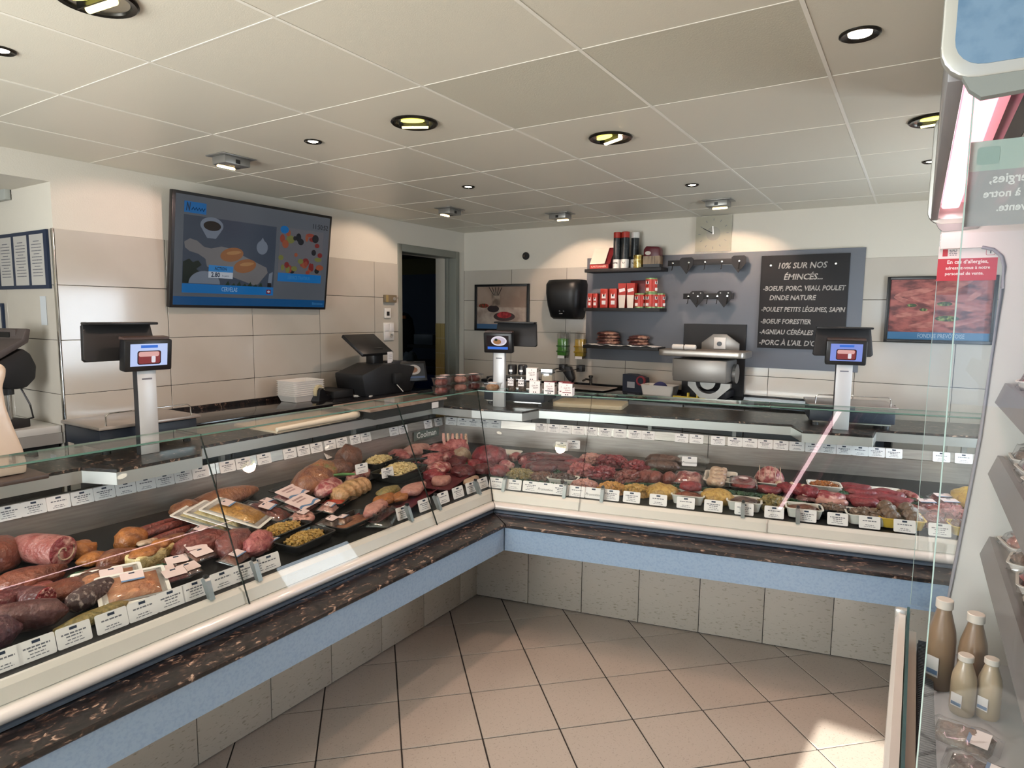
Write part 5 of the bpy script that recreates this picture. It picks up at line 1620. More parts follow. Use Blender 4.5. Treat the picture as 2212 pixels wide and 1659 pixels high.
# ---- framed picture left on the back wall
PR = mat
t = face('framed_picture', (-3.482, BY - .005, 1.798), 0, 0, label='black framed picture of a raw meat plate on a laid table', cat='picture')
for a, b, w_, h_ in ((0, .219, .634, .022), (0, -.219, .634, .022), (-.306, 0, .022, .46), (.306, 0, .022, .46)):
    box('frame', (w_, h_, .025), (a, b, .0125), BLACK, t, bev=.002)
rect('print', 0, 0, .6, .43, 0, mat('p1_ground', '#8a7466', rough=.4, var=(3, '#a08b7c', .4, .6)), t, th=.006)
rect('cloth_print', 0, -.085, .59, .18, .006, mat('p1_cloth', '#b3a294', rough=.4, var=(9, '#8f7d72', .4, .65)), t)
prism('plate_print', circle_pts(.03, -.085, .125, .045, 26), .0075, .008, mat('p1_plate', '#3d2f2e', rough=.4), t)
prism('meat_print', circle_pts(.03, -.07, .085, .032, 22), .0085, .009, mat('p1_meat', '#b0373c', rough=.4, var=(30, '#7d2024', .4, .6)), t)
prism('berries_print', circle_pts(-.215, .02, .06, .022, 18), .0075, .008, mat('p1_berry', '#8d2c26', rough=.4, var=(60, '#2d3a1e', .45, .6)), t)
rect('jar_print', -.07, .09, .1, .14, .0075, mat('p1_jar', '#9c8b7c', rough=.3, var=(12, '#6d5c50', .4, .6)), t)
for k in range(5):
    tube('fork_print', [(-.09 + .012 * k, .12, .009), (-.15 + .038 * k, .20, .009)], .003, PRINTD, t, n=5)
prism('grapes_print', circle_pts(-.1, -.01, .07, .035, 18), .0082, .0086, mat('p1_grapes', '#2a2022', rough=.4), t)
rect('caption_print', 0, -.185, .59, .05, .0075, mat('p1_blue', '#3f5f80', rough=.4), t)

# ---- framed picture right on the back wall
t = face('framed_picture', (.112, BY - .005, 1.80), 0, 0, label='black framed picture of sliced pink meat with blue caption', cat='picture')
for a, b, w_, h_ in ((0, .219, .634, .022), (0, -.219, .634, .022), (-.306, 0, .022, .46), (.306, 0, .022, .46)):
    box('frame', (w_, h_, .025), (a, b, .0125), BLACK, t, bev=.002)
rect('print', 0, 0, .6, .43, 0, mat('p2_meat', '#a85c54', rough=.4, var=(9, '#5c2b2c', .42, .62, 6, (1, 2.2, 1))), t, th=.006)
for k, (a, b, l, w_, yaw) in enumerate([(-.15, .12, .12, .02, .2), (-.05, .05, .13, .018, -.3), (.07, .15, .12, .018, .4), (.12, .02, .15, .022, -.2), (-.16, -.03, .11, .018, .15), (.2, .1, .08, .018, .7), (-.02, -.1, .16, .02, .1), (.16, -.08, .12, .018, .3), (-.2, .06, .08, .016, -.4)]):
    prism('fold_print', [(a + l * cos(q) * cos(yaw) - w_ * sin(q) * sin(yaw), b + l * cos(q) * sin(yaw) + w_ * sin(q) * cos(yaw)) for q in [i * 2 * pi / 18 for i in range(18)]], .0065 + .0003 * k, .0067 + .0003 * k, mat('p2_fold', '#b87468', rough=.4, var=(14, '#8a4340', .4, .65, 4, (1, 2.5, 1))), t)
for a, b, l, w_ in ((.03, .04, .045, .015), (.05, -.06, .07, .02), (-.16, .03, .03, .012), (-.09, .0, .025, .01)):
    prism('herb_print', circle_pts(a, b, l, w_, 14), .0092, .0096, mat('p2_herb', '#37452a', rough=.5, var=(40, '#8d9a5c', .5, .65)), t)
rect('caption_print', 0, -.183, .59, .055, .0092, mat('p2_blue', '#3a6f96', rough=.4), t)
fit('lettering', 'FONDUE PREVÔTOISE', .27, .042, mat('p2_white', '#a9bccb', rough=.5), t, -.115, -.182, .0108, shear=0)

# ---- round black knob, towel dispenser, soap bottles
t = face('wall_stopper', (-3.214, BY, 2.291), 0, 0, label='small round black stopper high on the back wall', cat='stopper')
cyl('plate', .036, 0, .02, BLACK, t, n=24, bev=.004)
cyl('eye', .012, .02, .026, DSTEEL, t, (-.01, 0, 0), n=14)
t = face('towel_dispenser', (-2.73, BY - .005, 1.87), 0, 0, label='rounded black paper towel dispenser on the back wall', cat='dispenser')
bm = bmesh.new()
secs = []
prof = [(-.17, .105, .10), (-.172, .13, .13), (-.15, .148, .165), (-.05, .165, .205), (.06, .178, .22), (.14, .18, .215), (.178, .168, .18), (.185, .14, .12)]
for y_, hw, dp in prof:
    ring = []
    for i in range(17):
        a = pi * i / 16
        ca, sa_ = cos(a), sin(a)
        ring.append(bm.verts.new((hw * math.copysign(abs(ca) ** .45, ca), y_, dp * abs(sa_) ** .45)))
    secs.append(ring)
for p, q in zip(secs, secs[1:]):
    for i in range(16):
        bm.faces.new((p[i], p[i + 1], q[i + 1], q[i]))
    bm.faces.new((p[16], p[0], q[0], q[16]))
bm.faces.new(secs[0]); bm.faces.new(secs[-1][::-1])
obj('cover', smart(tomesh(bm), 50), mat('dispenser_black', '#0f0f10', rough=.45), t)
for x in (-.012, .028):
    cyl('indicator', .008, .2, .203, DGREY, t, (x, -.1, -.0165), n=12)
rect('maker_mark', .0, -.122, .032, .008, .185, mat('mark_grey', '#8a8a8a'), t)
for x, col, nm in ((-2.775, '#4d8a34', 'green'), (-2.595, '#c2a23a', 'yellow')):
    t = face('soap_dispenser', (x, BY, 1.42), 0, 0, label='clear wall soap dispenser filled with %s liquid' % nm, cat='soap dispenser', group='soap dispensers')
    bx('holder', -.055, .055, -.2, .17, 0, .008, CLEAR, t)
    bx('bottle', -.048, .048, -.08, .15, .01, .085, CLEAR, t, bev=.012)
    bx('soap', -.044, .044, -.06, .1, .014, .08, mat('soap_' + nm, col, rough=.3, coat=.3), t, bev=.01)
    for yy in (.03, -.02):
        bx('band', -.05, .05, yy - .006, yy + .006, .008, .088, mat('band_' + nm, '#2f5a22' if nm == 'green' else '#9a7a1f', rough=.4), t, bev=.002)
    rect('label', 0, -.07, .07, .025, .086, WHITE, t)
    bx('pump', -.03, .03, -.2, -.14, .0, .07, DGREY, t, bev=.006)
    tube('lever', [(0, -.17, .06), (-.02, -.18, .16), (-.1, -.19, .24), (-.16, -.2, .2)], .004, DSTEEL, t, n=8)
t = face('hand_shower', (-2.72, BY - .02, 1.21), 0, 0, label='dark hand shower head hanging under the green soap', cat='shower head')
prism('head', [(-.06, .02), (-.02, .06), (.03, .05), (.07, -.06), (.04, -.1), (-.0, -.06)], .0, .05, DGREY, t, bev=.008)
cyl('nozzle', .02, .05, .06, CHROME, t, (-.03, .02, 0), n=16)
tube('hose', [(.04, -.08, .03), (.06, -.105, .06), (.0, -.1, .1)], .008, BLACK, t)

# ---- blue board with shelves
bb = face('blue_wall_board', (-1.458, BY - .002, 1.792), 0, 0, label='large grey blue board mounted on the back wall', cat='board')
box('panel', (2.206, .905, .018), (0, 0, .009), BOARD, bb, bev=.001)
SHY = BY - .022
for k, z in enumerate((2.135, 1.80, 1.475)):
    bx('wall_shelf', -2.50, -1.81, SHY - .175, SHY, z - .028, z, BLACKM, None, label='black wall shelf, the %s of three on the blue board' % ['top', 'middle', 'bottom'][k], cat='shelf', group='black wall shelves', bev=.001)
RED = mat('pack_red', '#b23327', rough=.4)
DRED = mat('pack_dark_red', '#6d1a1e', rough=.4)
CREAM = mat('pack_cream', '#d9cfc2', rough=.5)
GREEN = mat('can_green', '#7f9a66', rough=.35, metal=.3)
# top shelf
t = empty('display_box', (-2.375, 5.24, 2.135), (0, 0, .0), label='open red cardboard display box on the top shelf', cat='box')
prism('body', [(-.07, 0), (.07, 0), (.07, .19), (.055, .19), (-.045, .04), (-.07, .04)], -.09, .09, DRED, t, rot=(pi / 2, 0, pi / 2))
rr = prism('sloped_card', [(-.08, -.085), (.06, -.085), (.06, .085), (-.08, .085)], 0, .004, CREAM, t, loc=(-.015, -.005, .115), rot=(.98, 0, 0))
rect('front_print', 0, .02, .17, .032, .0, RED, face('front', (0, -.0725, 0)), th=.001).parent.parent = t
o_ = [ch for ch in t.children if ch.name.startswith('front')][0]
fit('lettering', 'KARTONNIER', .14, .022, CREAM, o_, -.075, .02, .0015, shear=0)
for k, (x, y, cap, lab) in enumerate([(-2.218, 5.19, RED, 'left'), (-2.146, 5.19, RED, 'middle'), (-2.082, 5.25, WPLAST, 'right')]):
    t = empty('tall_tube_can', (x, y, 2.135), label='tall black and white tube can, the %s one on the top shelf' % lab, cat='can', group='tall tube cans')
    cyl('tube', .034, .0, .255, mat('can_black', '#1f2326', rough=.35, var=(60, '#4a5054', .6, .7)), t)
    cyl('lower_label', .0347, .002, .075, WPLAST, t)
    cyl('cap', .0345, .255, .305, cap, t, bev=.003)
    f = face('label_print', (0, -.0352, .04)); f.parent = t
    fit('lettering', 'EXTRA' if k == 0 else 'U', .04 if k == 0 else .02, .02, PRINTD, f, -.02 if k == 0 else -.01, .005, .0005, shear=0, bold=.0006)
t = empty('gold_can', (-2.035, 5.22, 2.135), label='small gold tin can on the top shelf', cat='can')
cyl('can', .043, 0, .11, mat('gold_tin', '#b39a52', rough=.25, metal=.8, var=(30, '#e3d49a', .5, .6)), t, bev=.003)
t = empty('coffee_bag', (-1.915, 5.235, 2.135), (0, 0, .05), label='maroon and beige coffee bag on the top shelf', cat='bag')
prism('bag', [(-.068, 0), (.068, 0), (.07, .15), (.06, .17), (-.05, .178), (-.07, .15)], -.045, .045, mat('bag_maroon', '#5a1620', rough=.35), t, bev=.008, rot=(pi / 2, 0, 0))
bx('beige_band', -.069, .071, -.047, .047, .03, .095, mat('bag_beige', '#a38a6e', rough=.5, var=(40, '#7d6650', .5, .6, 2, (3, .2, .2))), t)
bx('black_foot', -.0695, .0715, -.0475, .0475, .0, .03, BLACK, t)
prism('cup_print', circle_pts(-.03, .12, .025, .016, 16), .046, .047, CREAM, t, rot=(pi / 2, 0, 0))
# middle shelf


def pack(name, x, y, w_, h_, d_, label, lower=None, taper=0.):
    t = empty(name, (x, y, 1.80), label=label, cat='pack', group='red packs on the middle shelf')
    if taper:
        prism('body', [(-w_ / 2 + taper, 0), (w_ / 2 - taper, 0), (w_ / 2, h_), (-w_ / 2, h_)], -d_ / 2, d_ / 2, RED, t, rot=(pi / 2, 0, 0))
    else:
        bx('body', -w_ / 2, w_ / 2, -d_ / 2, d_ / 2, 0, h_, RED, t, bev=.004)
    f = face('front_print', (0, -d_ / 2 - .0012, 0)); f.parent = t
    if lower:
        prism('lower_print', [(-w_ / 2 + taper, .0), (w_ / 2 - taper, .0), (w_ / 2 - taper * .4, h_ * .52), (-w_ / 2 + taper * .4, h_ * .52)], 0, .001, lower, f)
        rect('white_flash', 0, h_ * .72, w_ * .7, h_ * .13, 0, WHITE, f, rot=(0, 0, .2))
    else:
        prism('emblem', [(-w_ * .26, h_ * .5), (w_ * .26, h_ * .5), (w_ * .24, h_ * .76), (.0, h_ * .62), (-w_ * .24, h_ * .76)], 0, .001, WHITE, f)
        rect('emblem_dot', 0, h_ * .65, w_ * .2, h_ * .1, .0012, PRINTD, f)
        rect('white_print', 0, h_ * .28, w_ * .5, h_ * .2, 0, WHITE, f)
    return t


pack('spice_pack', -2.455, 5.19, .04, .125, .05, 'narrow red pack, leftmost on the middle shelf')
pack('spice_pack', -2.405, 5.19, .045, .125, .05, 'narrow red pack, second from left on the middle shelf')
pack('soup_pouch', -2.325, 5.2, .07, .165, .05, 'red pouch, left of the two pouches')
pack('soup_pouch', -2.24, 5.2, .07, .165, .05, 'red pouch, right of the two pouches')
pack('sauce_cup', -2.155, 5.2, .075, .21, .06, 'tall red and cream cup, left of two', lower=CREAM, taper=.012)
pack('sauce_cup', -2.078, 5.2, .075, .21, .06, 'tall red and cream cup with white stroke, right of two', lower=CREAM, taper=.012)
bx('dark_red_carton', -2.12, -1.97, 5.265, 5.31, 1.80, 2.035, DRED, None, label='dark red carton standing behind the tall cups', cat='box', bev=.003)
for x, y, z, r, lab in ((-2.003, 5.2, 1.80, .046, 'front left'), (-1.905, 5.2, 1.80, .050, 'bottom of the stacked pair'), (-1.908, 5.2, 1.926, .048, 'top of the stacked pair'), (-1.855, 5.26, 1.80, .045, 'rear right')):
    t = empty('soup_can', (x, y, z), label='red can with green rims, %s on the middle shelf' % lab, cat='can', group='red cans')
    cyl('can', r, .0, .124, GREEN, t, n=28, bev=.002)
    cyl('red_label', r + .0006, .012, .112, RED, t, n=28)
    for a0 in (0, 1.6):
        f = face('label_print', (sin(a0 - .35) * (r + .0012), -cos(a0 - .35) * (r + .0012), .06), a0 - .35); f.parent = t
        prism('emblem', [(-.016, .012), (.016, .012), (.016, .042), (0, .026), (-.016, .042)], 0, .0008, WHITE, f)
        rect('emblem_dot', 0, .024, .012, .016, .001, PRINTD, f)
        rect('white_print', .002, -.03, .03, .024, 0, WHITE, f)
# bottom shelf: two stacks of sliced meat on paper
t = empty('paper_sheet', (-2.16, 5.225, 1.4755), label='wavy white paper sheet on the bottom shelf', cat='paper')
bm = bmesh.new()
gr = [[bm.verts.new((-.325 + .65 * i / 26, -.09 + .17 * j / 3, .004 + .004 * sin(i * .9) + (.003 if j == 0 else 0) * sin(i * 1.7))) for i in range(27)] for j in range(4)]
for j in range(3):
    for i in range(26):
        bm.faces.new((gr[j][i], gr[j][i + 1], gr[j + 1][i + 1], gr[j + 1][i]))
r_ = bmesh.ops.extrude_face_region(bm, geom=bm.faces[:])
bmesh.ops.translate(bm, vec=(0, 0, .0015), verts=[v for v in r_['geom'] if isinstance(v, bmesh.types.BMVert)])
obj('sheet', tomesh(bm, True), WHITE, t)
for si, (x0, n, sc) in enumerate(((-2.30, 4, 1.0), (-2.02, 3, .88))):
    for k in range(n):
        o = obj('bacon_slab', blobmesh(.21 * sc, .13, .034, 300 + k + 10 * si, .12, 1.6, 3, .5), [meat('bacon', '#4a2420', '#9c7462', 12, .52, .6), ][0], None, (x0 + .008 * (-1) ** k, 5.235, 1.487 + .0255 * k), (0, 0, .08 * (-1) ** k),
                label='smoked bacon slab, %s from the bottom of the %s stack' % (ORD[k], ['left', 'right'][si]), cat='bacon', group='bacon slabs on the bottom shelf')

# ---- hook rails
for (x0, x1, z, plates, lab, n) in ((-1.783, -1.165, 2.168, (-1.625, -1.215), 'longer black hook rail, upper of two', 5), (-1.644, -1.243, 1.898, (-1.53, -1.313), 'shorter black hook rail, lower of two', 5)):
    t = face('hook_rail', ((x0 + x1) / 2, 5.232, z), 0, 0, label=lab + ' on the blue board', cat='hook rail', group='hook rails')
    W_ = x1 - x0
    box('bar', (W_, .045, .01), (0, 0, 0), BLACKM, t, bev=.001)
    for p in plates:
        q = p - (x0 + x1) / 2
        prism('arrow_plate', [(q - .055, -.02), (q, -.09), (q + .055, -.02), (q + .055, .03), (q + .04, .042), (q - .04, .042), (q - .055, .03)], .006, .012, BLACKM, t)
        bx('arm', q - .02, q + .02, -.02, .03, -.088, -.004, BLACKM, t)
        for b in ((-.03, .03) if n == 5 and z < 2 else ()):
            cyl('rivet', .005, .012, .014, ALUD, t, (q + b, .025, 0), n=10)
    for k in range(n):
        a = -W_ / 2 + .045 + (W_ - .09) * k / (n - 1)
        cyl('screw', .008, .005, .018, CHROME, t, (a, .0, 0), n=12, bev=.002)
        tube('hook', [(a, 0, .005), (a, -.03, .02), (a, -.055, .03), (a, -.06, .045)], .003, DSTEEL, t, n=6)

# ---- chalkboard
t = face('chalkboard', (-.757, BY - .021, 1.852), 0, 0, label='black chalkboard with a handwritten ten percent offer', cat='chalkboard')
CW, CH = .612, .71
box('slate', (CW, CH, .015), (0, 0, .0075), mat('slate', '#1f1d1e', rough=.7), t, bev=.001)
for x in (-.235, .215):
    cyl('fixing_screw', .009, .015, .021, CHROME, t, (x, CH / 2 - .075, 0), n=14, bev=.002)
for s_, x0, v, wd, size in [("10% SUR NOS", -.19, .115, .34, .062), ("ÉMINCÉS...", -.14, .235, .27, .062), ("-BOEUF, PORC, VEAU, POULET", -.285, .355, .575, .05), ("DINDE NATURE", -.235, .455, .33, .05),
                            ("-POULET PETITS LÉGUMES, SAPIN", -.29, .58, .585, .05), ("-BOEUF FORESTIER", -.29, .71, .36, .05), ("-AGNEAU CÉRÉALES", -.295, .825, .385, .05), ("-PORC À L'AIL D'OURS", -.295, .94, .5, .055)]:
    fit('chalk_line', s_, wd, size, CHALK, t, x0, (.5 - v) * CH, .0158, shear=.18, bold=.0014)

# ---- glass clock
t = face('wall_clock', (-1.446, BY - .012, 2.40), 0, 0, label='square frosted glass wall clock above the blue board', cat='clock')
box('glass_face', (.286, .28, .008), (0, 0, .006), mat('clock_glass', '#b9b39f', rough=.15, alpha=.75), t)
cyl('hub_disc', .055, .0105, .013, mat('clock_disc', '#8d887c', rough=.4, metal=.3), t, n=32)
for k in range(12):
    a = k * pi / 6
    rr = .112
    box('hour_mark', (.004, .018, .001), (rr * sin(a), rr * cos(a), .011), PRINT, t, (0, 0, -a))
for ln, wd, a in ((.095, .006, -pi / 3 - .02), (.06, .008, -.08)):
    box('hand', (wd, ln, .002), (sin(a) * ln / 2, cos(a) * ln / 2, .015), PRINTD if ln > .08 else CHROME, t, (0, 0, -a))
cyl('pin', .006, .013, .02, CHROME, t, n=12)

# ---- alcove on the left
t = face('notice_frame', (-4.315, 1.645, 2.008), 0, 0, label='dark framed notice board with three printed sheets', cat='notice board')
box('backing', (.64, .315, .012), (0, 0, .006), LOGO, t)
for k in range(3):
    x = -.2 + .2 * k
    rect('sheet', x, 0, .165, .275, .012, mat('sheet_grey', '#b5b1aa', rough=.7), t)
    obj('printed_lines', dashmesh(.13, [(.1 - .017 * q, (.12 if q % 4 else .07), .005) for q in range(12)], 70 + k), PRINT, t, (x, 0, .0136))
t = face('notice_frame', (-4.75, 1.645, 1.62), 0, 0, label='second dark framed sheet below, cut by the picture edge', cat='notice board')
box('backing', (.26, .3, .012), (0, 0, .006), LOGO, t)
rect('sheet', 0, 0, .22, .26, .012, mat('sheet_grey', '#b5b1aa', rough=.7), t)
t = face('wall_box', (-4.53, 1.645, 2.40), 0, 0, label='small white junction box high in the alcove', cat='box')
box('case', (.22, .09, .03), (0, 0, .015), mat('junction_grey', '#a9aba4', rough=.6), t, bev=.004)
bx('cover_line', .03, .033, -.045, .045, .03, .031, PRINT, t)
t = face('paper_note', (-4.11, 1.645, 1.73), 0, 0, label='white paper note taped to the alcove tiles', cat='note')
rect('note', 0, 0, .07, .16, 0, mat('note_white', '#c3c6c8', rough=.7), t)
t = empty('alcove_counter', (-4.7, 1.2, 0), label='light edged counter in the left alcove', cat='counter')
bx('worktop', -.85, .72, -.6, .44, 1.06, 1.10, mat('alcove_top', '#c8c8c4', rough=.15), t, bev=.003)
bx('edge', .72, .725, -.6, .44, 1.0, 1.06, ALUD, t)
bx('carcass', -.85, .70, -.58, .43, 0, 1.06, BLACKM, t)
t = empty('pos_terminal', (-4.12, 1.44, 1.10), (0, 0, .25), label='dark sales terminal on a steel pole in the left alcove', cat='terminal')
bx('foot', -.08, .08, -.07, .07, 0, .045, BLACKM, t, bev=.006)
cyl('pole', .03, .045, .19, mat('pole_steel', '#a7a39c', rough=.25, metal=.8), t)
cyl('collar', .042, .18, .215, BLACK, t)
prism('housing', [(-.17, .29), (-.05, .235), (.0, .21), (.06, .215), (.11, .26), (.12, .33), (.09, .40), (.05, .43), (-.16, .33)], -.09, .09, mat('terminal_black', '#151517', rough=.6), t, bev=.015, rot=(pi / 2, 0, pi / 2))
prism('screen_slab', [(-.2, .32), (.06, .46), (.075, .53), (.05, .535), (.03, .48), (-.21, .36)], -.12, .12, mat('terminal_brown', '#4e4542', rough=.5), t, bev=.004, rot=(pi / 2, 0, pi / 2))
f = face('small_display', (.0, -.0, .505), -.0); f.parent = t
bx('display_case', -.09, .06, .035, .075, .45, .53, mat('terminal_brown', '#4e4542', rough=.5), t, bev=.004)
bx('display_window', -.085, .02, .032, .036, .46, .515, BLACK, t)
tube('cable', [(.03, .06, .22), (.07, .08, .12), (.03, .12, .04), (-.04, .1, .02)], .005, DGREY, t)
t = empty('card_terminal', (-4.02, 1.3, 1.10), (0, 0, .6), label='white slip and dark pen holder on the alcove counter', cat='desk item')
bx('slip', -.08, .08, -.05, .05, 0, .006, WHITE, t)
tube('roll', [(-.06, .06, .02), (.06, .06, .02)], .02, WPLAST, t)

# ---- back room seen through the doorway
t = empty('hanging_jacket', (-5.86, 6.6, 1.2), label='dark jacket with an orange patch hanging in the back room', cat='jacket')
obj('cloth', blobmesh(.3, .12, .55, 320, .12, 1.5, 3, .9), mat('jacket_black', '#0d0d10', rough=.9), t)
bx('patch', -.1, .07, -.08, -.055, .46, .50, mat('patch_orange', '#b3601c', rough=.7), t)
for k, (x, z, h_, lab) in enumerate(((-5.25, 1.62, .3, 'upper'), (-5.3, 1.45, .26, 'lower'))):
    o = obj('hanging_bag', blobmesh(.2, .12, h_, 330 + k, .15, 1.5, 3, .9), mat('jacket_black', '#0d0d10', rough=.9), None, (x, 6.75, z), label='dark bag hanging in the back room, the %s one' % lab, cat='bag')
t = empty('work_table', (-5.6, 6.6, 0), label='dark work table with crates in the back room', cat='table')
bx('tabletop', -.6, .6, -.3, .3, 1.07, 1.1, DGREY, t)
for x in (-.55, 0, .55):
    bx('leg', x - .02, x + .02, -.28, -.24, 0, 1.07, BLACKM, t)
bx('lower_shelf', -.6, .6, -.3, .3, .7, .72, DGREY, t)
bx('grey_appliance', -5.68, -5.35, 6.55, 6.8, 1.32, 1.46, mat('appliance_grey', '#6b7580', rough=.4), None, bev=.01, label='grey box appliance on the back room shelf', cat='appliance')
bx('appliance_shelf', -5.75, -5.2, 6.5, 6.85, 1.28, 1.318, DGREY, None, label='dark rack board under the grey appliance', cat='shelf')
obj('paper_bundle', blobmesh(.2, .15, .13, 340, .3, 2), mat('bundle_grey', '#7d8894', rough=.8), None, (-5.7, 6.5, 1.1), label='crumpled grey bundle on the back room table', cat='bundle')
bx('blue_crate', -5.55, -5.2, 6.4, 6.75, .72, .95, mat('crate_blue', '#1f3a78', rough=.5), None, bev=.01, label='blue crate on the lower board of the back room table', cat='crate')
bx('white_crate', -5.5, -5.2, 6.35, 6.7, .3, .66, mat('crate_white', '#8d9aa8', rough=.5), None, bev=.01, label='pale crate under the back room table', cat='crate')

# ================================================================== OPEN CHILLER ON THE RIGHT
NY, FYc = 1.22, 2.95      # near and far end
FW = mat('chiller_white', '#d2d2cb', rough=.3)
CFRM = mat('chiller_frame', '#b4b3ac', rough=.3, metal=.5)
SBLUE = mat('canopy_blue', '#7390aa', rough=.6, var=(28, '#5f7f9c', .45, .7, 6, (1, 1, 3)))
PINKL = mat('pink_tube', '#ff9fb0', emit=1.6, ecol='#ffb4bf')
PINKS = mat('pink_reflector', '#f0b4bb', rough=.4, emit=.5, ecol='#ff9fb0')
ch = empty('open_chiller', (0, 0, 0), label='tall open chiller with glass sides and blue canopy', cat='chiller')
# base, bumper and lip
bx('base', .06, .95, NY + .02, FYc - .02, .0, .36, FW, ch, bev=.004)
pts = [(.95, .36), (.06, .36), (.01, .40), (-.002, .45), (.0, .54), (.012, .565), (.035, .56), (.04, .46), (.09, .42), (.95, .42)]
prism('bumper', [(x, z) for x, z in pts], -FYc, -NY, mat('bumper_white', '#e4e2da', rough=.25), ch, rot=(pi / 2, 0, 0), bev=.0)
bx('corner_cap', -.004, .05, FYc - .03, FYc + .005, .50, .58, CFRM, ch, bev=.012)
g_ = bx('lip_glass', .038, .046, NY + .02, FYc - .05, .44, .60, GLASS, ch)
g_.data = g_.data.copy(); g_.data.materials.clear(); g_.data.materials.append(glass('lip_pane', (.62, .74, .72), .06))
bx('lip_edge', .0375, .0465, NY + .02, FYc - .05, .598, .604, mat('lip_green', '#2f5557', rough=.15), ch)
bx('lip_rail', .05, .075, NY + .02, FYc - .03, .42, .50, mat('lip_beige', '#b3aa98', rough=.5), ch)
# air grille: fine slats, one part
bm = bmesh.new()
y = NY + .04
while y < FYc - .06:
    r = bmesh.ops.create_cube(bm, size=1)
    bmesh.ops.scale(bm, vec=(.045, .006, .012), verts=r['verts'])
    bmesh.ops.translate(bm, vec=(.105, y, .478), verts=r['verts'])
    y += .0125
o = obj('air_grille', tomesh(bm), mat('grille_dark', '#3c4248', rough=.4), ch)
o['kind'] = 'stuff'
bx('grille_well', .08, .13, NY + .02, FYc - .03, .44, .455, BLACKM, ch)
bx('deck', .13, .85, NY + .02, FYc - .03, .42, .45, mat('chiller_deck', '#a9b0b4', rough=.35), ch)
bx('back_panel', .85, .95, NY + .02, FYc - .02, .42, 2.2, FW, ch)
# canopy
bx('canopy_top', .02, .95, NY + .02, FYc - .02, 2.2, 2.46, FW, ch, bev=.004)
bx('canopy_front', .012, .035, NY + .02, FYc - .02, 2.105, 2.46, mat('canopy_grey', '#8d8a8a', rough=.4), ch, bev=.003)
bx('light_reflector', .04, .12, NY + .03, FYc - .03, 2.165, 2.175, PINKS, ch)
bx('light_cover', .042, .098, NY + .05, FYc - .05, 2.142, 2.164, PINKL, ch, bev=.008)
for k, (x, m_) in enumerate([(.13, DGREY), (.165, CFRM), (.2, PINKS), (.235, BLACKM), (.29, BLACKM), (.345, DGREY), (.40, CFRM), (.45, BLACKM)]):
    bx('canopy_louvre', x, x + .03, NY + .03, FYc - .03, 2.135 + .008 * k, 2.2, m_, ch)
for yy, w_ in ((NY, -1), (FYc, 1)):
    # end caps: rounded aluminium frame with blue panel
    f = face('end_cap', (.30, yy - .012, 2.29), 0, 0); f.parent = ch
    prism('cap_frame', rrect_pts(.60, .40, .05, 6), 0, .024, CFRM, f, bev=.004)
    prism('cap_panel', rrect_pts(.565, .365, .04, 6), .0243, .0255, SBLUE if yy == NY else FW, f)
    prism('cap_foot', [(-.27, -.195), (-.12, -.195), (-.14, -.222), (-.245, -.228), (-.26, -.215)], .002, .022, mat('cap_grey', '#8a8f8b', rough=.4), f)
# side glasses and far solid panel
for yy, nm in ((NY, 'near'), (FYc - .008, 'far')):
    g_ = bx('side_glass', .048, .40, yy, yy + .008, .60, 2.075, glass('chiller_pane', (.975, .982, .98), .03), ch)
    bx('glass_edge', .0465, .0485, yy, yy + .008, .60, 2.075, mat('edge_pale', '#a9bfb8', rough=.1), ch)
outer = [(.95, .36), (.95, 2.2), (.05, 2.2), (.05, 2.0)]
inner = [(.18, 2.0), (.215, 1.99), (.24, 1.965), (.25, 1.93), (.25, 1.85), (.225, 1.3), (.18, .755), (.165, .55), (.165, .36)]
prism('end_panel', outer + inner, -.02, .0, FW, ch, rot=(pi / 2, 0, 0), loc=(0, FYc - .03, 0))
tube('panel_seal', [(x - .004, FYc - .035, z) for x, z in inner], .006, mat('seal_grey', '#8f9096', rough=.5), ch, n=8)
# shelves
for k, (z, x0) in enumerate(((1.50, .265), (1.235, .264), (.93, .262))):
    s = bx('shelf', x0 + .02, .85, NY + .03, FYc - .06, z - .02, z, mat('shelf_grey', '#8f8b86', rough=.4), ch)
    prism('price_rail', [(-.012, -.06), (.02, -.045), (.028, .012), (.012, .012)], -(FYc - .06), -(NY + .03), mat('rail_dark', '#6d6b68', rough=.4), ch, rot=(pi / 2, 0, 0), loc=(x0, 0, z))
# packed meat on the shelves
for k in range(12):
    z, x0 = ((1.50, .30), (1.235, .30), (.93, .30))[k % 3]
    y = FYc - .16 - .2 * (k // 3)
    t = empty('tray_pack', (x0 + .09, y, z), (0, 0, .1 * ((k * 7) % 5 - 2)), label='film wrapped meat tray on the %s chiller shelf, %s from the far end' % (['upper', 'middle', 'lower'][k % 3], ORD[k // 3]), cat='meat pack', group='meat trays in the chiller')
    obj('tray', traymesh(.17, .14, .03), M_TRAYW, t)
    obj('meat', blobmesh(.155, .125, .06, 350 + k, .2, 2), [M_PINK, M_GREY, M_PALE, M_MARB][k % 4], t, (0, 0, .008))
    obj('film', padmesh(.175, .145, .06, 360 + k, 9, .3), FILM, t, (0, 0, .012))
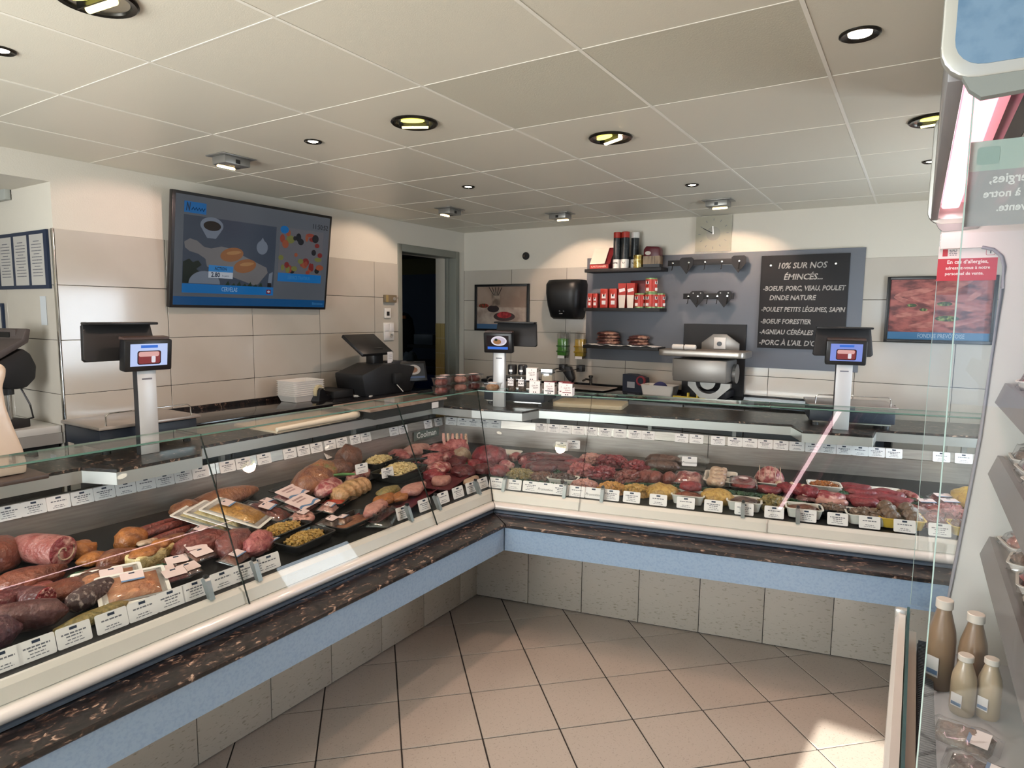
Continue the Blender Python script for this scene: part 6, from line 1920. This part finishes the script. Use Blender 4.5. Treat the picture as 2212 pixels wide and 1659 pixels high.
# bottles on the deck
DRINK = mat('drink_tan', '#8d7458', rough=.35, coat=.4)
DRINKP = mat('drink_pale', '#b3a184', rough=.35, coat=.4)
CAPW = mat('cap_white', '#d9d3c6', rough=.4)
for x, y, h_, r, m_, lab in ((.143, 2.62, .32, .043, DRINK, 'tall brown drink bottle with white cap, the left one'), (.232, 2.60, .30, .042, DRINK, 'tall brown drink bottle with white cap, the right one'),
                             (.205, 2.48, .2, .036, DRINKP, 'small pale drink bottle with white cap, the left one'), (.275, 2.50, .2, .034, DRINKP, 'small pale drink bottle with white cap, the right one')):
    t = empty('drink_bottle', (x, y, .45), label=lab + ' in the chiller', cat='bottle', group='drink bottles')
    lathe('bottle', [(r * .9, 0), (r, .01), (r, h_ * .55), (r * .92, h_ * .66), (r * .55, h_ * .86), (r * .5, h_ * .9)], m_, t)
    cyl('cap', r * .62, h_ * .9, h_, CAPW, t, bev=.002)
    f = face('label', (-r * .5, -r * .88, h_ * .27), -.5); f.parent = t
    rect('label_paper', 0, 0, r * .9, h_ * .22, .001, WHITE, f)
    rect('label_print', 0, -h_ * .06, r * .8, h_ * .05, .0024, LBLB, f)
pk = [(.20, 2.30, .19, .13, .03, M_GREY, 'vacuum pack of grey mushrooms lying below the bottles'), (.23, 2.14, .18, .12, .03, M_DSAUS, 'pack of dark blood sausages in the chiller base'), (.22, 1.97, .2, .14, .03, M_GREY, 'clear printed pack nearest in the chiller base')]
for k, (x, y, l, w_, h_, m_, lab) in enumerate(pk):
    t = empty('chilled_pack', (x, y, .452), (.25, 0, -.25), label=lab, cat='meat pack')
    obj('contents', padmesh(l * .8, w_ * .8, h_, 370 + k, 9, .4), m_, t)
    obj('film', padmesh(l, w_, h_ * 1.15, 375 + k, 9, .3), FILM, t)
    rect('paper_label', l * .22, .0, l * .28, w_ * .5, h_ * 1.15, WHITE, t)
    rect('label_stripe', l * .1, .0, l * .05, w_ * .5, h_ * 1.16, LBLB, t)
# allergy stickers on the two side glasses
RS = mat('sticker_red', '#b8323f', rough=.45)
SW = mat('sticker_white', '#e3dcd8', rough=.45)
t = face('allergy_sticker', (.137, FYc - .0085, 1.945), 0, 0, label='red and white French allergy notice on the far chiller glass', cat='sticker')
rect('white_part', 0, .041, .182, .044, 0, SW, t, th=.0005)
rect('red_part', 0, -.022, .182, .082, 0, RS, t, th=.0005)
fit('lettering', 'En cas d’allergies,', .125, .019, SW, t, -.062, .006, .0009, shear=0, bold=.0004)
fit('lettering', 'adressez-vous à notre', .135, .016, SW, t, -.065, -.016, .0009, shear=0, bold=.0003)
fit('lettering', 'personnel de vente.', .118, .016, SW, t, -.066, -.037, .0009, shear=0, bold=.0003)
rect('emblem', -.07, .041, .016, .026, .0006, RS, t, th=.0003)
obj('small_print', dashmesh(.03, [(.05, .024, .003), (.044, .022, .003), (.038, .024, .003), (.032, .022, .003)], 3), PRINT, t, (-.045, 0, .0008))
prism('info_frame', rrect_pts(.028, .026, .005, 3, .068, .041), .0006, .0009, RS, t)
prism('info_field', rrect_pts(.025, .023, .004, 3, .068, .041), .001, .0012, SW, t)
fit('info_letter', 'i', .004, .02, PRINTD, t, .066, .041, .0014, shear=0, bold=.001)
t = face('allergy_sticker', (.14, NY + .0085, 1.945), pi, 0, label='pale back of an allergy notice on the near chiller glass', cat='sticker')
SBACK = mat('sticker_back', '#a9bdb6', rough=.5, alpha=.75)
SBACK2 = mat('sticker_back_grey', '#a3a6a8', rough=.5, alpha=.7)
rect('white_part', 0, .041, .182, .044, -.001, SBACK, t, th=.0004)
rect('red_part', 0, -.022, .182, .082, -.001, SBACK2, t, th=.0004)
for s_, wd, x0, yy, sz in (('En cas d’allergies,', .125, -.062, .006, .019), ('adressez-vous à notre', .135, -.065, -.016, .016), ('personnel de vente.', .118, -.066, -.037, .016)):
    fit('lettering', s_, wd, sz, mat('sticker_letters', '#c9cccb', rough=.5), t, x0, yy, -.0012, shear=0, bold=.0004)
prism('info_frame', rrect_pts(.028, .026, .005, 3, .068, .041), -.0014, -.0012, mat('sticker_line', '#8aa09a', rough=.5), t)
light('chiller_tube_glow', 'AREA', (.075, (NY + FYc) / 2, 2.128), 2.5, (1.0, .66, .70), shape='RECTANGLE', size=.03, size_y=1.6)
